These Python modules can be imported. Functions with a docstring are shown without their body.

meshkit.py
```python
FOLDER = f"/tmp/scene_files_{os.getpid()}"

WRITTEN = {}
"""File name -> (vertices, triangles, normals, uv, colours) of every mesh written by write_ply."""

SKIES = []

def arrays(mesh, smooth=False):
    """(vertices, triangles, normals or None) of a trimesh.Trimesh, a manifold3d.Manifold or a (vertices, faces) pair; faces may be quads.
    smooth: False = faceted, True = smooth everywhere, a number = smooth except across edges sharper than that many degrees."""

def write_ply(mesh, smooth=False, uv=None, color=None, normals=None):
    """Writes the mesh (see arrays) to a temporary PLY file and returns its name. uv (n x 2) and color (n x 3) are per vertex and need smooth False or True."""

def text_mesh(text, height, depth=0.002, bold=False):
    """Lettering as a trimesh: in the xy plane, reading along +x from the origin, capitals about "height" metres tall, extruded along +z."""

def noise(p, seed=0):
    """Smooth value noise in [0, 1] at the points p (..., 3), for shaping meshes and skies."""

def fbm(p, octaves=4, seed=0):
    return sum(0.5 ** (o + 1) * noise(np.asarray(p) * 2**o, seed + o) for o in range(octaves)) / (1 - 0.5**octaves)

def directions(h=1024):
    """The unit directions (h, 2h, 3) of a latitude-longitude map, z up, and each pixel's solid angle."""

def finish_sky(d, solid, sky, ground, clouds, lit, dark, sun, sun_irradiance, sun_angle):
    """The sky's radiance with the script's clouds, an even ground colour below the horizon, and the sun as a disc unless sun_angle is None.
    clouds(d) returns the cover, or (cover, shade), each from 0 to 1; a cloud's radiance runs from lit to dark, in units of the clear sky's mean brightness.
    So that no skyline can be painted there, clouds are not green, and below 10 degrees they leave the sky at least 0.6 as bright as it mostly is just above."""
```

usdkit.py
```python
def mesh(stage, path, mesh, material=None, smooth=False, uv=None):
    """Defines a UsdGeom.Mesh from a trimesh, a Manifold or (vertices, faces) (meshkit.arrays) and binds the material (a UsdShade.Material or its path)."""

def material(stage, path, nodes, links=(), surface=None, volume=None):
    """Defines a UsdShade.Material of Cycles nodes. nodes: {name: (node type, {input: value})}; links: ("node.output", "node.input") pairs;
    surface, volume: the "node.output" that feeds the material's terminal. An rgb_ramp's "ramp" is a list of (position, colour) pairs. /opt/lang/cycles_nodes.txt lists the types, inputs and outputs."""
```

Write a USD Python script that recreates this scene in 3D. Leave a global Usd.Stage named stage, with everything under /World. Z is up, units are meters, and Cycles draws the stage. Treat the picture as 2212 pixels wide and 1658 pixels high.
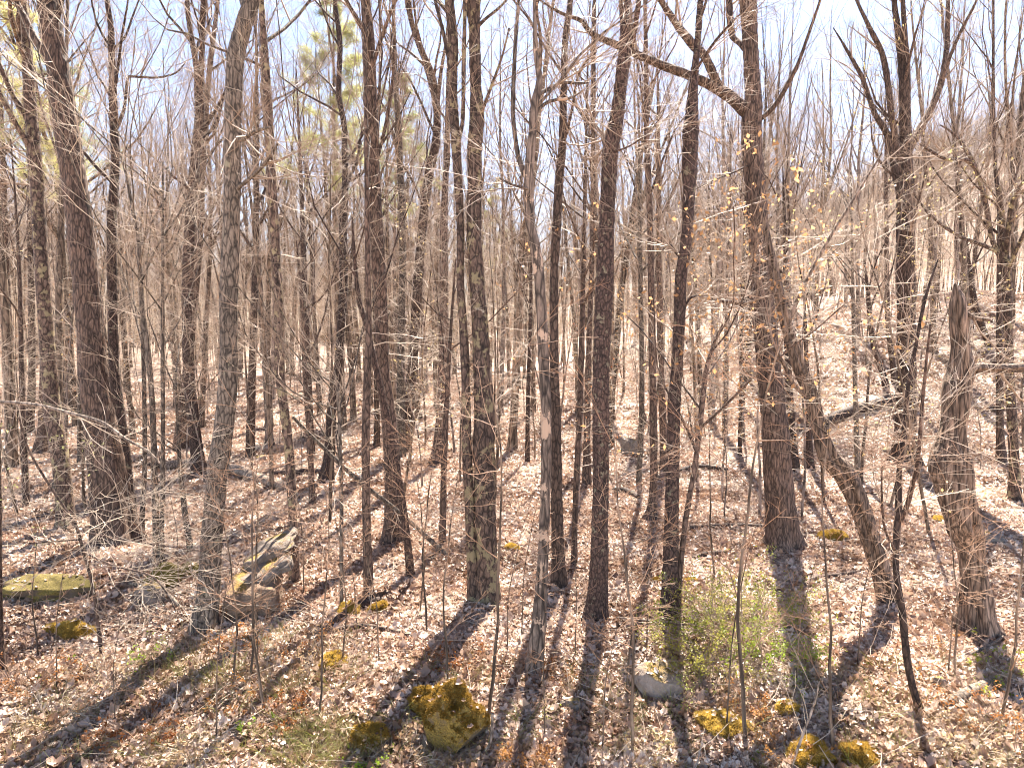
import math
import numpy as np
import trimesh
import usdkit, meshkit
from pxr import Usd, UsdGeom, UsdLux, UsdShade, Gf, Sdf, Vt

stage = Usd.Stage.CreateInMemory()
UsdGeom.SetStageUpAxis(stage, UsdGeom.Tokens.z)
UsdGeom.SetStageMetersPerUnit(stage, 1.0)
UsdGeom.Xform.Define(stage, '/World')
UsdGeom.Scope.Define(stage, '/World/Looks')

# ------------------------------------------------------------------ camera, sky, sun, exposure
CAM_H, PITCH, EXPOSURE = 3.8, 4.0, 2.8
SUN_EL, SUN_AZ, SUN_I, SKY_S = 53.0, 11.5, 1.25, 0.05
cam = UsdGeom.Camera.Define(stage, '/World/camera')
cam.AddTranslateOp().Set(Gf.Vec3d(0, 0, CAM_H))
cam.AddRotateXOp().Set(90.0 - PITCH)
cam.CreateHorizontalApertureAttr(36.0)
cam.CreateFocalLengthAttr(24.05)
cam.CreateClippingRangeAttr(Gf.Vec2f(0.05, 5000))
cam.CreateExposureAttr(EXPOSURE)
sky_mat = usdkit.material(stage, '/World/Looks/sky_air', {
    'sky': ('sky_texture', {'sky_type': 'single_scattering', 'sun_disc': False, 'sun_elevation': math.radians(SUN_EL),
                            'sun_rotation': math.radians(SUN_AZ), 'altitude': 200.0, 'air_density': 1.0, 'aerosol_density': 0.35}),
    'wb': ('mix', {'mix_type': 'multiply', 'fac': 1.0, 'color2': (1.08, 0.99, 0.98)}),
    'bg': ('background_shader', {'strength': SKY_S})}, [('sky.color', 'wb.color1'), ('wb.color', 'bg.color')], surface='bg.background')
dome = UsdLux.DomeLight.Define(stage, '/World/sky')
dome.CreateIntensityAttr(1.0)
UsdShade.MaterialBindingAPI.Apply(dome.GetPrim()).Bind(sky_mat)
dome.GetPrim().SetCustomDataByKey('kind', 'structure')
sun = UsdLux.DistantLight.Define(stage, '/World/sun')
sun.CreateIntensityAttr(SUN_I)
sun.CreateAngleAttr(0.53)
sun.CreateNormalizeAttr(True)
sun.CreateColorAttr(Gf.Vec3f(1.0, 0.91, 0.80))
sun.AddRotateZOp().Set(-SUN_AZ)
sun.AddRotateXOp().Set(-(90.0 - SUN_EL))

# ------------------------------------------------------------------ picture geometry (pixels of a 2212 wide view of the photograph)
F, CX, CY = 24.05 / 36 * 2212, 1106.0, 829.0
CP, SP = math.cos(math.radians(PITCH)), math.sin(math.radians(PITCH))

def ray(px, py):
    u, v = (np.asarray(px, float) - CX) / F, (CY - np.asarray(py, float)) / F
    return np.stack([u, CP + v * SP, -SP + v * CP + 0 * u], -1)

def project(p):
    p = np.asarray(p, float) - [0, 0, CAM_H]
    d = p[..., 1] * CP - p[..., 2] * SP
    d = np.where(d > 0.1, d, 0.1)
    return CX + F * p[..., 0] / d, CY - F * (p[..., 1] * SP + p[..., 2] * CP) / d, d

def sstep(a, b, x):
    t = np.clip((x - a) / (b - a), 0, 1)
    return t * t * (3 - 2 * t)

def terrain(x, y):
    x, y = np.asarray(x, float), np.asarray(y, float)
    r = np.hypot(x, y)
    az = np.degrees(np.arctan2(x, np.maximum(y, 1e-6)))
    z = 0.045 * np.maximum(y - 20, 0) * sstep(18, 40, y) * (1 - 0.8 * sstep(60, 140, y))
    z = z + 1.6 * sstep(70, 160, r) * (y > 0)
    z = z + 5.4 * sstep(3, 26, x) * sstep(12, 38, y)
    front = sstep(13, 36, az) * (y > 0)
    z = z + 46.0 * front * sstep(95, 260, r) + 10 * front * sstep(230, 420, r)
    z = z + 4.0 * sstep(120, 300, r) * (meshkit.noise(np.stack([x / 60, y / 60, 0 * x], -1), 3) - 0.5)
    p = np.stack([x, y, 0 * x], -1)
    near = 1 - sstep(60, 120, r)
    z = z + near * (0.34 * (meshkit.fbm(p / 4.2, 2, 7) - 0.5) + 0.13 * (meshkit.fbm(p / 1.3, 2, 9) - 0.5))
    z = z - 0.28 * np.exp(-(((x + 5.2) / 1.7) ** 2 + ((y - 8.6) / 1.0) ** 2)) + 0.18 * np.exp(-(((x + 6.0) / 2.0) ** 2 + ((y - 10.6) / 1.0) ** 2))
    return z

TT = np.concatenate([np.arange(3, 60, 0.04), np.arange(60, 400, 0.5)])
def ground(px, py):
    """The ground point that a pixel of the photograph shows."""
    d = ray(px, py)
    P = d[None, :] * TT[:, None] + [0, 0, CAM_H]
    below = P[:, 2] < terrain(P[:, 0], P[:, 1])
    i = int(np.argmax(below)) if below.any() else len(TT) - 1
    p = P[i].copy()
    p[2] = float(terrain(p[0], p[1]))
    return p

def at_depth(px, py, y):
    d = ray(px, py)
    return d * (np.asarray(y, float) / d[..., 1])[..., None] + [0, 0, CAM_H]

# ------------------------------------------------------------------ scene helpers
taken, kids = {}, {}
def numbered(name):
    n = taken.get(name, 0)
    taken[name] = n + 1
    return name if n == 0 else f'{name}_{n:03d}'

def tag(prim, label=None, cat=None, group=None, kind=None):
    for k, v in (('label', label), ('category', cat), ('group', group), ('kind', kind)):
        if v:
            prim.SetCustomDataByKey(k, v)
    return prim

def thing(name, loc, label=None, cat=None, group=None, rz=0.0, scale=None, root='/World/'):
    x = UsdGeom.Xform.Define(stage, root + numbered(name))
    x.AddTranslateOp().Set(Gf.Vec3d(*map(float, loc)))
    if rz:
        x.AddRotateZOp().Set(float(rz))
    if scale is not None:
        x.AddScaleOp().Set(Gf.Vec3f(*map(float, scale)))
    return tag(x.GetPrim(), label, cat, group)

def part(parent, name, vf, mat, smooth=True, kind=None, origin=None, label=None):
    p = str(parent.GetPath())
    k = (p, name)
    n = kids.get(k, 0)
    kids[k] = n + 1
    v, f = vf
    if origin is not None:
        v = np.asarray(v) - origin
    m = usdkit.mesh(stage, f'{p}/{name if n == 0 else f"{name}_{n:03d}"}', (v, f), mat, smooth)
    return tag(m.GetPrim(), label, None, None, kind)

class MB:
    def __init__(self):
        self.v, self.f, self.n = [], [], 0
    def add(self, v, f):
        self.v.append(v); self.f.append(f + self.n); self.n += len(v)
        return self
    def get(self):
        return np.vstack(self.v), np.vstack(self.f)

def unit(v):
    return v / (np.linalg.norm(v, axis=-1, keepdims=True) + 1e-12)

def tubes(P, R, k=3):
    """Tubes of k sides along the polylines P (n, s, 3) with radii R (n, s)."""
    n, s = P.shape[:2]
    T = np.empty_like(P)
    T[:, 1:-1] = P[:, 2:] - P[:, :-2]
    T[:, 0], T[:, -1] = P[:, 1] - P[:, 0], P[:, -1] - P[:, -2]
    T = unit(T)
    mean = unit(P[:, -1] - P[:, 0])
    ref = np.where(np.abs(mean[:, 2:]) < 0.75, [0.0, 0, 1], [1.0, 0.1, 0])[:, None]
    a = unit(np.cross(T, ref))
    b = np.cross(T, a)
    ang = np.arange(k) * 2 * np.pi / k
    V = P[:, :, None] + R[:, :, None, None] * (np.cos(ang)[:, None] * a[:, :, None] + np.sin(ang)[:, None] * b[:, :, None])
    i, j = np.meshgrid(np.arange(s - 1), np.arange(k), indexing='ij')
    j2 = (j + 1) % k
    q = np.stack([i * k + j, i * k + j2, (i + 1) * k + j2, (i + 1) * k + j], -1).reshape(-1, 4)
    q = (q[None] + (np.arange(n) * s * k)[:, None, None]).reshape(-1, 4)
    return V.reshape(-1, 3), np.vstack([q[:, [0, 1, 2]], q[:, [0, 2, 3]]])

def spawn(rng, P, R, n, t=(0.3, 0.95), ang=(30, 60), L=(0.4, 0.7), ratio=0.5, S=5, wob=0.18, up=0.05, rmin=0.0025, flat=1.0, absolute=False, tip=0.3, rmax=9.0):
    N, Sp = P.shape[:2]
    idx = np.repeat(np.arange(N), n)
    M = len(idx)
    tt = t[0] + (t[1] - t[0]) * ((np.tile(np.arange(n), N) + rng.random(M)) / n)
    f = tt * (Sp - 1)
    i = np.clip(f.astype(int), 0, Sp - 2)
    w = (f - i)[:, None]
    p = P[idx, i] * (1 - w) + P[idx, i + 1] * w
    tan = unit(P[idx, i + 1] - P[idx, i])
    rp = R[idx, i] * (1 - w[:, 0]) + R[idx, i + 1] * w[:, 0]
    q = rng.normal(size=(M, 3)) * [1, 1, flat]
    q = unit(q - (q * tan).sum(-1, keepdims=True) * tan)
    a = np.radians(rng.uniform(*ang, M))[:, None]
    d = unit(np.cos(a) * tan + np.sin(a) * q)
    plen = np.linalg.norm(np.diff(P, axis=1), axis=-1).sum(-1)[idx]
    ln = rng.uniform(*L, M) if absolute else plen * rng.uniform(*L, M) * (1.15 - 0.6 * tt)
    r0 = np.clip(rp * ratio * rng.uniform(0.75, 1.1, M), rmin, rmax)
    out = np.empty((M, S, 3))
    out[:, 0] = p
    for s in range(1, S):
        d = unit(d + rng.normal(size=(M, 3)) * wob + np.array([0, 0, up]))
        p = p + d * (ln / (S - 1))[:, None]
        out[:, s] = p
    return out, np.maximum(r0[:, None] * np.linspace(1, tip, S), rmin * 0.6)

# ------------------------------------------------------------------ materials
def mat(name, nodes, links, surface):
    return usdkit.material(stage, '/World/Looks/' + name, nodes, links, surface=surface)

def bark(name, dark, light, lichen=(0.21, 0.19, 0.125), cover=0.60, scale=26.0, stretch=0.2, bump=0.6, local=False, soft=0.06, lich_scale=4.5):
    nodes = {
        'tc': ('texture_coordinate', {}), 'geo': ('geometry', {}), 'oi': ('object_info', {}),
        'mp': ('mapping', {'scale': (scale, scale, scale * stretch)}),
        'n1': ('noise_texture', {'scale': 1.0, 'detail': 6.0, 'roughness': 0.68, 'distortion': 0.5}),
        'n2': ('noise_texture', {'scale': 1.1, 'detail': 3.0, 'roughness': 0.6}),
        'n3': ('noise_texture', {'scale': lich_scale, 'detail': 5.0, 'roughness': 0.62, 'distortion': 0.3}),
        'vo': ('voronoi_texture', {'feature': 'distance_to_edge', 'scale': 0.55}),
        'r1': ('rgb_ramp', {'ramp': [(0.0, dark), (0.36, dark), (0.64, light), (0.8, tuple(min(1, c * 1.6) for c in light))]}),
        'crack': ('rgb_ramp', {'ramp': [(0.0, (0.22,) * 3), (0.16, (0.95,) * 3), (1.0, (1.1,) * 3)]}),
        'big': ('rgb_ramp', {'ramp': [(0.25, (0.62,) * 3), (0.75, (1.3, 1.28, 1.25))]}),
        'm1': ('mix', {'mix_type': 'multiply', 'fac': 1.0}), 'm2': ('mix', {'mix_type': 'multiply', 'fac': 1.0}),
        'lm': ('math', {'math_type': 'multiply_add', 'value2': 0.35}),
        'lr': ('rgb_ramp', {'ramp': [(0, (0, 0, 0)), ((cover + 0.175) / 1.35, (0, 0, 0)), ((cover + 0.175 + soft) / 1.35, (0.85,) * 3), (1, (1, 1, 1))]}), 'ls': ('math', {'math_type': 'multiply', 'value2': 1 / 1.35}),
        'm3': ('mix', {'mix_type': 'mix', 'color2': lichen}),
        'rv': ('map_range', {'from_min': 0.0, 'from_max': 1.0, 'to_min': 0.72, 'to_max': 1.3}),
        'm4': ('mix', {'mix_type': 'multiply', 'fac': 1.0}),
        'h': ('math', {'math_type': 'add'}),
        'b': ('bump', {'strength': bump, 'distance': 0.012}),
        'p': ('principled_bsdf', {'roughness': 0.8, 'specular_ior_level': 0.3})}
    src = 'tc.object' if local else 'geo.position'
    links = [(src, 'mp.vector'), ('mp.vector', 'n1.vector'), ('mp.vector', 'vo.vector'), (src, 'n2.vector'), (src, 'n3.vector'),
             ('n1.fac', 'r1.fac'), ('vo.distance', 'crack.fac'), ('n2.fac', 'big.fac'), ('r1.color', 'm1.color1'), ('crack.color', 'm1.color2'),
             ('m1.color', 'm2.color1'), ('big.color', 'm2.color2'), ('n1.fac', 'lm.value1'), ('n3.fac', 'lm.value3'), ('lm.value', 'ls.value1'), ('ls.value', 'lr.fac'), ('m2.color', 'm3.color1'), ('lr.color', 'm3.fac'),
             ('oi.random', 'rv.value'), ('m3.color', 'm4.color1'), ('rv.result', 'm4.color2'),
             ('n1.fac', 'h.value1'), ('vo.distance', 'h.value2'), ('h.value', 'b.height'), ('b.normal', 'p.normal'), ('m4.color', 'p.base_color')]
    return mat(name, nodes, links, 'p.BSDF')

M = {}
M['grey'] = bark('grey_bark', (0.073, 0.056, 0.043), (0.244, 0.193, 0.149), cover=0.64, scale=34, stretch=0.3)
M['brown'] = bark('brown_bark', (0.061, 0.039, 0.029), (0.201, 0.134, 0.100), cover=0.66, scale=32, stretch=0.32)
M['dark'] = bark('dark_bark', (0.032, 0.020, 0.016), (0.116, 0.073, 0.055), cover=0.64, scale=34, stretch=0.5)
M['lichen'] = bark('lichen_bark', (0.055, 0.035, 0.027), (0.183, 0.124, 0.093), cover=0.555, scale=26, stretch=0.45, lichen=(0.25, 0.205, 0.115), soft=0.05, lich_scale=6.0)
M['furrow'] = bark('furrowed_bark', (0.046, 0.029, 0.022), (0.195, 0.129, 0.095), cover=0.74, scale=36, stretch=0.2, bump=1.0)
M['plate'] = bark('mottled_bark', (0.040, 0.024, 0.020), (0.152, 0.095, 0.073), cover=0.60, scale=38, stretch=0.5, lichen=(0.19, 0.165, 0.11), soft=0.05, lich_scale=11.0)
M['shag'] = bark('shaggy_bark', (0.061, 0.039, 0.027), (0.354, 0.250, 0.183), cover=0.78, scale=30, stretch=0.13, bump=1.0)
M['patch'] = bark('peeling_bark', (0.061, 0.045, 0.035), (0.207, 0.156, 0.122), lichen=(0.38, 0.27, 0.19), cover=0.585, scale=28, soft=0.012, lich_scale=2.6)
M['far'] = bark('woodland_bark', (0.098, 0.067, 0.046), (0.305, 0.220, 0.155), cover=0.64, scale=16, local=True)
M['far_dark'] = bark('dark_woodland_bark', (0.049, 0.032, 0.022), (0.177, 0.120, 0.083), cover=0.66, scale=16, local=True)
M['far_grey'] = bark('grey_woodland_bark', (0.134, 0.098, 0.078), (0.366, 0.281, 0.232), cover=0.6, scale=16, local=True)
M['pale'] = bark('bleached_wood', (0.2, 0.15, 0.115), (0.42, 0.33, 0.26), cover=0.8, scale=30, stretch=0.3)

def plain(name, a, b, rough=0.5, spec=0.5, scale=3.0):
    return mat(name, {'geo': ('geometry', {}), 'oi': ('object_info', {}), 'n': ('noise_texture', {'scale': scale, 'detail': 3.0}),
                      'r': ('rgb_ramp', {'ramp': [(0.3, a), (0.7, b)]}),
                      'p': ('principled_bsdf', {'roughness': rough, 'specular_ior_level': spec})},
               [('geo.position', 'n.vector'), ('n.fac', 'r.fac'), ('r.color', 'p.base_color')], 'p.BSDF')
M['twig'] = plain('twig_bark', (0.17, 0.118, 0.080), (0.34, 0.25, 0.18), 0.6, 0.3)
M['twig_pale'] = plain('pale_twig_bark', (0.31, 0.24, 0.175), (0.52, 0.425, 0.325), 0.55, 0.35)
M['twig_red'] = plain('reddish_twig_bark', (0.21, 0.115, 0.065), (0.37, 0.225, 0.14), 0.6, 0.3)

def leafy(name, cols, trans=0.35, rough=0.5, spec=0.3, objrand=False):
    n = {'geo': ('geometry', {}), 'oi': ('object_info', {}), 'r': ('rgb_ramp', {'ramp': cols}),
         'p': ('principled_bsdf', {'roughness': rough, 'specular_ior_level': spec}), 't': ('translucent_bsdf', {}),
         'mx': ('mix_closure', {'fac': trans}), 'ad': ('math', {'math_type': 'add'}), 'fr': ('math', {'math_type': 'fraction'})}
    l = [('geo.random_per_island', 'ad.value1'), ('oi.random', 'ad.value2'), ('ad.value', 'fr.value1'), ('fr.value', 'r.fac'), ('r.color', 'p.base_color'), ('r.color', 't.color'), ('p.BSDF', 'mx.closure1'), ('t.BSDF', 'mx.closure2')]
    return mat(name, n, l, 'mx.closure')
M['litter'] = mat('dead_leaves', {'geo': ('geometry', {}), 'oi': ('object_info', {}), 'ad': ('math', {'math_type': 'add'}), 'fr': ('math', {'math_type': 'fraction'}),
    'r': ('rgb_ramp', {'ramp': [(0, (0.14, 0.085, 0.058)), (0.2, (0.33, 0.225, 0.165)), (0.42, (0.51, 0.40, 0.325)), (0.7, (0.65, 0.55, 0.47)), (0.86, (0.40, 0.26, 0.19)), (1, (0.72, 0.63, 0.55))]}),
    'n': ('noise_texture', {'scale': 0.75, 'detail': 4.0, 'roughness': 0.65}), 'nr': ('rgb_ramp', {'ramp': [(0.30, (0.36, 0.27, 0.2)), (0.46, (0.85, 0.74, 0.65)), (0.58, (1.0, 0.98, 0.95)), (0.75, (1.12, 1.12, 1.1))]}),
    'm': ('mix', {'mix_type': 'multiply', 'fac': 1.0}), 'p': ('principled_bsdf', {'roughness': 0.42, 'specular_ior_level': 0.6}), 't': ('translucent_bsdf', {}), 'mx': ('mix_closure', {'fac': 0.22})},
    [('geo.random_per_island', 'ad.value1'), ('oi.random', 'ad.value2'), ('ad.value', 'fr.value1'), ('fr.value', 'r.fac'), ('geo.position', 'n.vector'), ('n.fac', 'nr.fac'), ('r.color', 'm.color1'), ('nr.color', 'm.color2'),
     ('m.color', 'p.base_color'), ('m.color', 't.color'), ('p.BSDF', 'mx.closure1'), ('t.BSDF', 'mx.closure2')], 'mx.closure')
M['beech'] = leafy('dry_beech_leaves', [(0, (0.38, 0.15, 0.06)), (0.5, (0.5, 0.24, 0.1)), (1, (0.55, 0.34, 0.16))], 0.5)
M['bud'] = leafy('spring_buds', [(0, (0.46, 0.28, 0.11)), (0.5, (0.5, 0.37, 0.17)), (1, (0.42, 0.36, 0.15))], 0.5)
M['green'] = leafy('shrub_leaves', [(0, (0.17, 0.19, 0.025)), (0.5, (0.31, 0.30, 0.05)), (1, (0.43, 0.37, 0.10))], 0.5)
M['lime'] = leafy('bright_new_leaves', [(0, (0.17, 0.28, 0.02)), (0.5, (0.26, 0.36, 0.03)), (1, (0.38, 0.4, 0.06))], 0.5)
M['palegreen'] = leafy('pale_new_leaves', [(0, (0.34, 0.36, 0.14)), (0.5, (0.44, 0.43, 0.2)), (1, (0.4, 0.42, 0.12))], 0.5)
M['pine'] = leafy('pine_needles', [(0, (0.22, 0.24, 0.08)), (0.5, (0.34, 0.34, 0.13)), (1, (0.45, 0.41, 0.18))], 0.6)
M['straw'] = leafy('dry_grass', [(0, (0.3, 0.2, 0.11)), (0.5, (0.42, 0.3, 0.17)), (1, (0.36, 0.33, 0.13))], 0.4)
M['fern'] = leafy('dry_fern', [(0, (0.22, 0.075, 0.02)), (0.5, (0.36, 0.15, 0.04)), (1, (0.44, 0.22, 0.07))], 0.45)

M['ground'] = mat('forest_floor', {
    'geo': ('geometry', {}), 'v': ('voronoi_texture', {'scale': 13.0, 'randomness': 1.0}), 'v2': ('voronoi_texture', {'scale': 31.0}),
    'sep': ('separate_color', {}), 'n': ('noise_texture', {'scale': 0.7, 'detail': 5.0, 'roughness': 0.65}), 'nf': ('noise_texture', {'scale': 60.0, 'detail': 4.0}),
    'r': ('rgb_ramp', {'ramp': [(0, (0.09, 0.054, 0.037)), (0.35, (0.31, 0.215, 0.16)), (0.65, (0.52, 0.41, 0.33)), (1, (0.65, 0.55, 0.47))]}),
    'nr': ('rgb_ramp', {'ramp': [(0.3, (0.36, 0.28, 0.22)), (0.46, (0.8, 0.7, 0.62)), (0.7, (1.15, 1.12, 1.1))]}),
    'm': ('mix', {'mix_type': 'multiply', 'fac': 1.0}), 'h': ('math', {'math_type': 'add'}),
    'b': ('bump', {'strength': 1.0, 'distance': 0.05}), 'p': ('principled_bsdf', {'roughness': 0.7, 'specular_ior_level': 0.3})},
    [('geo.position', 'v.vector'), ('geo.position', 'v2.vector'), ('geo.position', 'n.vector'), ('geo.position', 'nf.vector'), ('v.color', 'sep.color'), ('sep.r', 'r.fac'),
     ('n.fac', 'nr.fac'), ('r.color', 'm.color1'), ('nr.color', 'm.color2'), ('v.distance', 'h.value1'), ('v2.distance', 'h.value2'), ('h.value', 'b.height'),
     ('b.normal', 'p.normal'), ('m.color', 'p.base_color')], 'p.BSDF')

def rockmat(name, moss, stone=((0.13, 0.105, 0.085), (0.30, 0.25, 0.21)), mosscol=((0.08, 0.05, 0.014), (0.32, 0.21, 0.045))):
    return mat(name, {
        'geo': ('geometry', {}), 'n': ('noise_texture', {'scale': 9.0, 'detail': 7.0, 'roughness': 0.7}), 'n2': ('noise_texture', {'scale': 3.2, 'detail': 4.0, 'roughness': 0.6}),
        'n3': ('noise_texture', {'scale': 75.0, 'detail': 3.0}), 's': ('separate_xyz', {}), 'a': ('math', {'math_type': 'multiply_add', 'value2': 0.42}),
        'r': ('rgb_ramp', {'ramp': [(0.3, stone[0]), (0.7, stone[1])]}), 'mr': ('rgb_ramp', {'ramp': [(0.3, mosscol[0]), (0.68, mosscol[1])]}),
        'k': ('rgb_ramp', {'ramp': [(0, (0, 0, 0)), (max(0.01, 1 - moss - 0.13), (0, 0, 0)), (min(0.99, 1 - moss + 0.13), (1, 1, 1)), (1, (1, 1, 1))]}),
        'mm': ('mix', {'mix_type': 'mix'}), 'hm': ('math', {'math_type': 'multiply_add', 'value2': 0.8}), 'b': ('bump', {'strength': 0.9, 'distance': 0.02}),
        'p': ('principled_bsdf', {'roughness': 0.85, 'specular_ior_level': 0.25})},
        [('geo.position', 'n.vector'), ('geo.position', 'n2.vector'), ('geo.position', 'n3.vector'), ('geo.normal', 's.vector'), ('s.z', 'a.value1'), ('n2.fac', 'a.value3'),
         ('n.fac', 'r.fac'), ('n3.fac', 'mr.fac'), ('a.value', 'k.fac'), ('r.color', 'mm.color1'), ('mr.color', 'mm.color2'), ('k.color', 'mm.fac'),
         ('n3.fac', 'hm.value1'), ('n.fac', 'hm.value3'), ('hm.value', 'b.height'), ('b.normal', 'p.normal'), ('mm.color', 'p.base_color')], 'p.BSDF')
M['stone'] = rockmat('bare_stone', 0.02, ((0.10, 0.08, 0.065), (0.24, 0.195, 0.16)))
M['brownstone'] = rockmat('brown_stone', 0.05, ((0.11, 0.075, 0.05), (0.24, 0.17, 0.12)))
M['mossblade'] = leafy('moss_blades', [(0, (0.28, 0.165, 0.03)), (0.5, (0.44, 0.29, 0.055)), (1, (0.54, 0.38, 0.09))], 0.45)
M['palestone'] = rockmat('pale_stone', 0.16, ((0.20, 0.15, 0.115), (0.38, 0.305, 0.25)))
M['mossy'] = rockmat('mossy_stone', 0.6, ((0.07, 0.052, 0.038), (0.19, 0.15, 0.115)))
M['darkmoss'] = rockmat('dark_mossy_stone', 0.52, ((0.045, 0.034, 0.025), (0.13, 0.10, 0.075)), ((0.05, 0.04, 0.012), (0.17, 0.13, 0.03)))
M['moss'] = rockmat('moss_cushion', 0.85)
M['somemoss'] = rockmat('part_mossy_stone', 0.27)

# ------------------------------------------------------------------ ground
ang = np.concatenate([np.linspace(-58, 58, 430), np.linspace(58, 302, 70)[1:-1]])
rad = np.concatenate([[0.0], np.geomspace(1.0, 5.0, 12), np.geomspace(5.0, 45, 150)[1:], np.geomspace(45, 700, 50)[1:]])
A, Rr = np.meshgrid(np.radians(ang), rad[1:], indexing='ij')
gx, gy = np.sin(A) * Rr, np.cos(A) * Rr
gz = terrain(gx, gy)
micro = 1 - sstep(25, 45, Rr)
gz = gz + micro * 0.05 * (meshkit.fbm(np.stack([gx, gy, 0 * gx], -1) / 0.28, 3, 21) - 0.5)
na, nr = gx.shape
gv = np.vstack([np.stack([gx, gy, gz], -1).reshape(-1, 3), [[0, 0, float(terrain(0, 0))]]])
i, j = np.meshgrid(np.arange(na), np.arange(nr - 1), indexing='ij')
i2 = (i + 1) % na
q = np.stack([i * nr + j, i * nr + j + 1, i2 * nr + j + 1, i2 * nr + j], -1).reshape(-1, 4)
fan = np.stack([np.full(na, na * nr), np.arange(na) * nr, ((np.arange(na) + 1) % na) * nr], -1)
gf = np.vstack([q[:, [0, 1, 2]], q[:, [0, 2, 3]], fan])[:, ::-1]
g = usdkit.mesh(stage, '/World/ground', (gv, gf), M['ground'], True)
tag(g.GetPrim(), 'forest floor covered with dead leaves', None, None, 'structure')

# ------------------------------------------------------------------ point instancers for what nobody could count
def instancer(name, protos, P, ids, quat, scale, label, cat, kind='stuff'):
    pi = UsdGeom.PointInstancer.Define(stage, '/World/' + numbered(name))
    pi.CreatePositionsAttr(Vt.Vec3fArray.FromNumpy(np.asarray(P, np.float32)))
    pi.CreateProtoIndicesAttr(Vt.IntArray.FromNumpy(np.asarray(ids, np.int32)))
    pi.CreateOrientationsAttr(Vt.QuathArray([Gf.Quath(float(a), float(b), float(c), float(d)) for a, b, c, d in quat]))
    pi.CreateScalesAttr(Vt.Vec3fArray.FromNumpy(np.asarray(scale, np.float32)))
    rel = pi.CreatePrototypesRel()
    for k, make in enumerate(protos):
        rel.AddTarget(make(f'{pi.GetPath()}/kinds', k))
    tag(pi.GetPrim(), label, cat, None, kind)
    return pi

def yaw_quat(a, n=None):
    """Quaternions that turn by a about z, then tip z towards the normals n."""
    q = np.stack([np.cos(a / 2), 0 * a, 0 * a, np.sin(a / 2)], -1)
    if n is None:
        return q
    t = np.stack([1 + n[:, 2], -n[:, 1], n[:, 0], 0 * a], -1)
    t /= np.linalg.norm(t, axis=1, keepdims=True)
    w1, x1, y1, z1 = t.T
    w2, x2, y2, z2 = q.T
    return np.stack([w1*w2 - x1*x2 - y1*y2 - z1*z2, w1*x2 + x1*w2 + y1*z2 - z1*y2, w1*y2 - x1*z2 + y1*w2 + z1*x2, w1*z2 + x1*y2 - y1*x2 + z1*w2], -1)

def tnormal(x, y, e=0.12):
    n = np.stack([terrain(x - e, y) - terrain(x + e, y), terrain(x, y - e) - terrain(x, y + e), 2 * e + 0 * x], -1)
    return unit(n)

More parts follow.
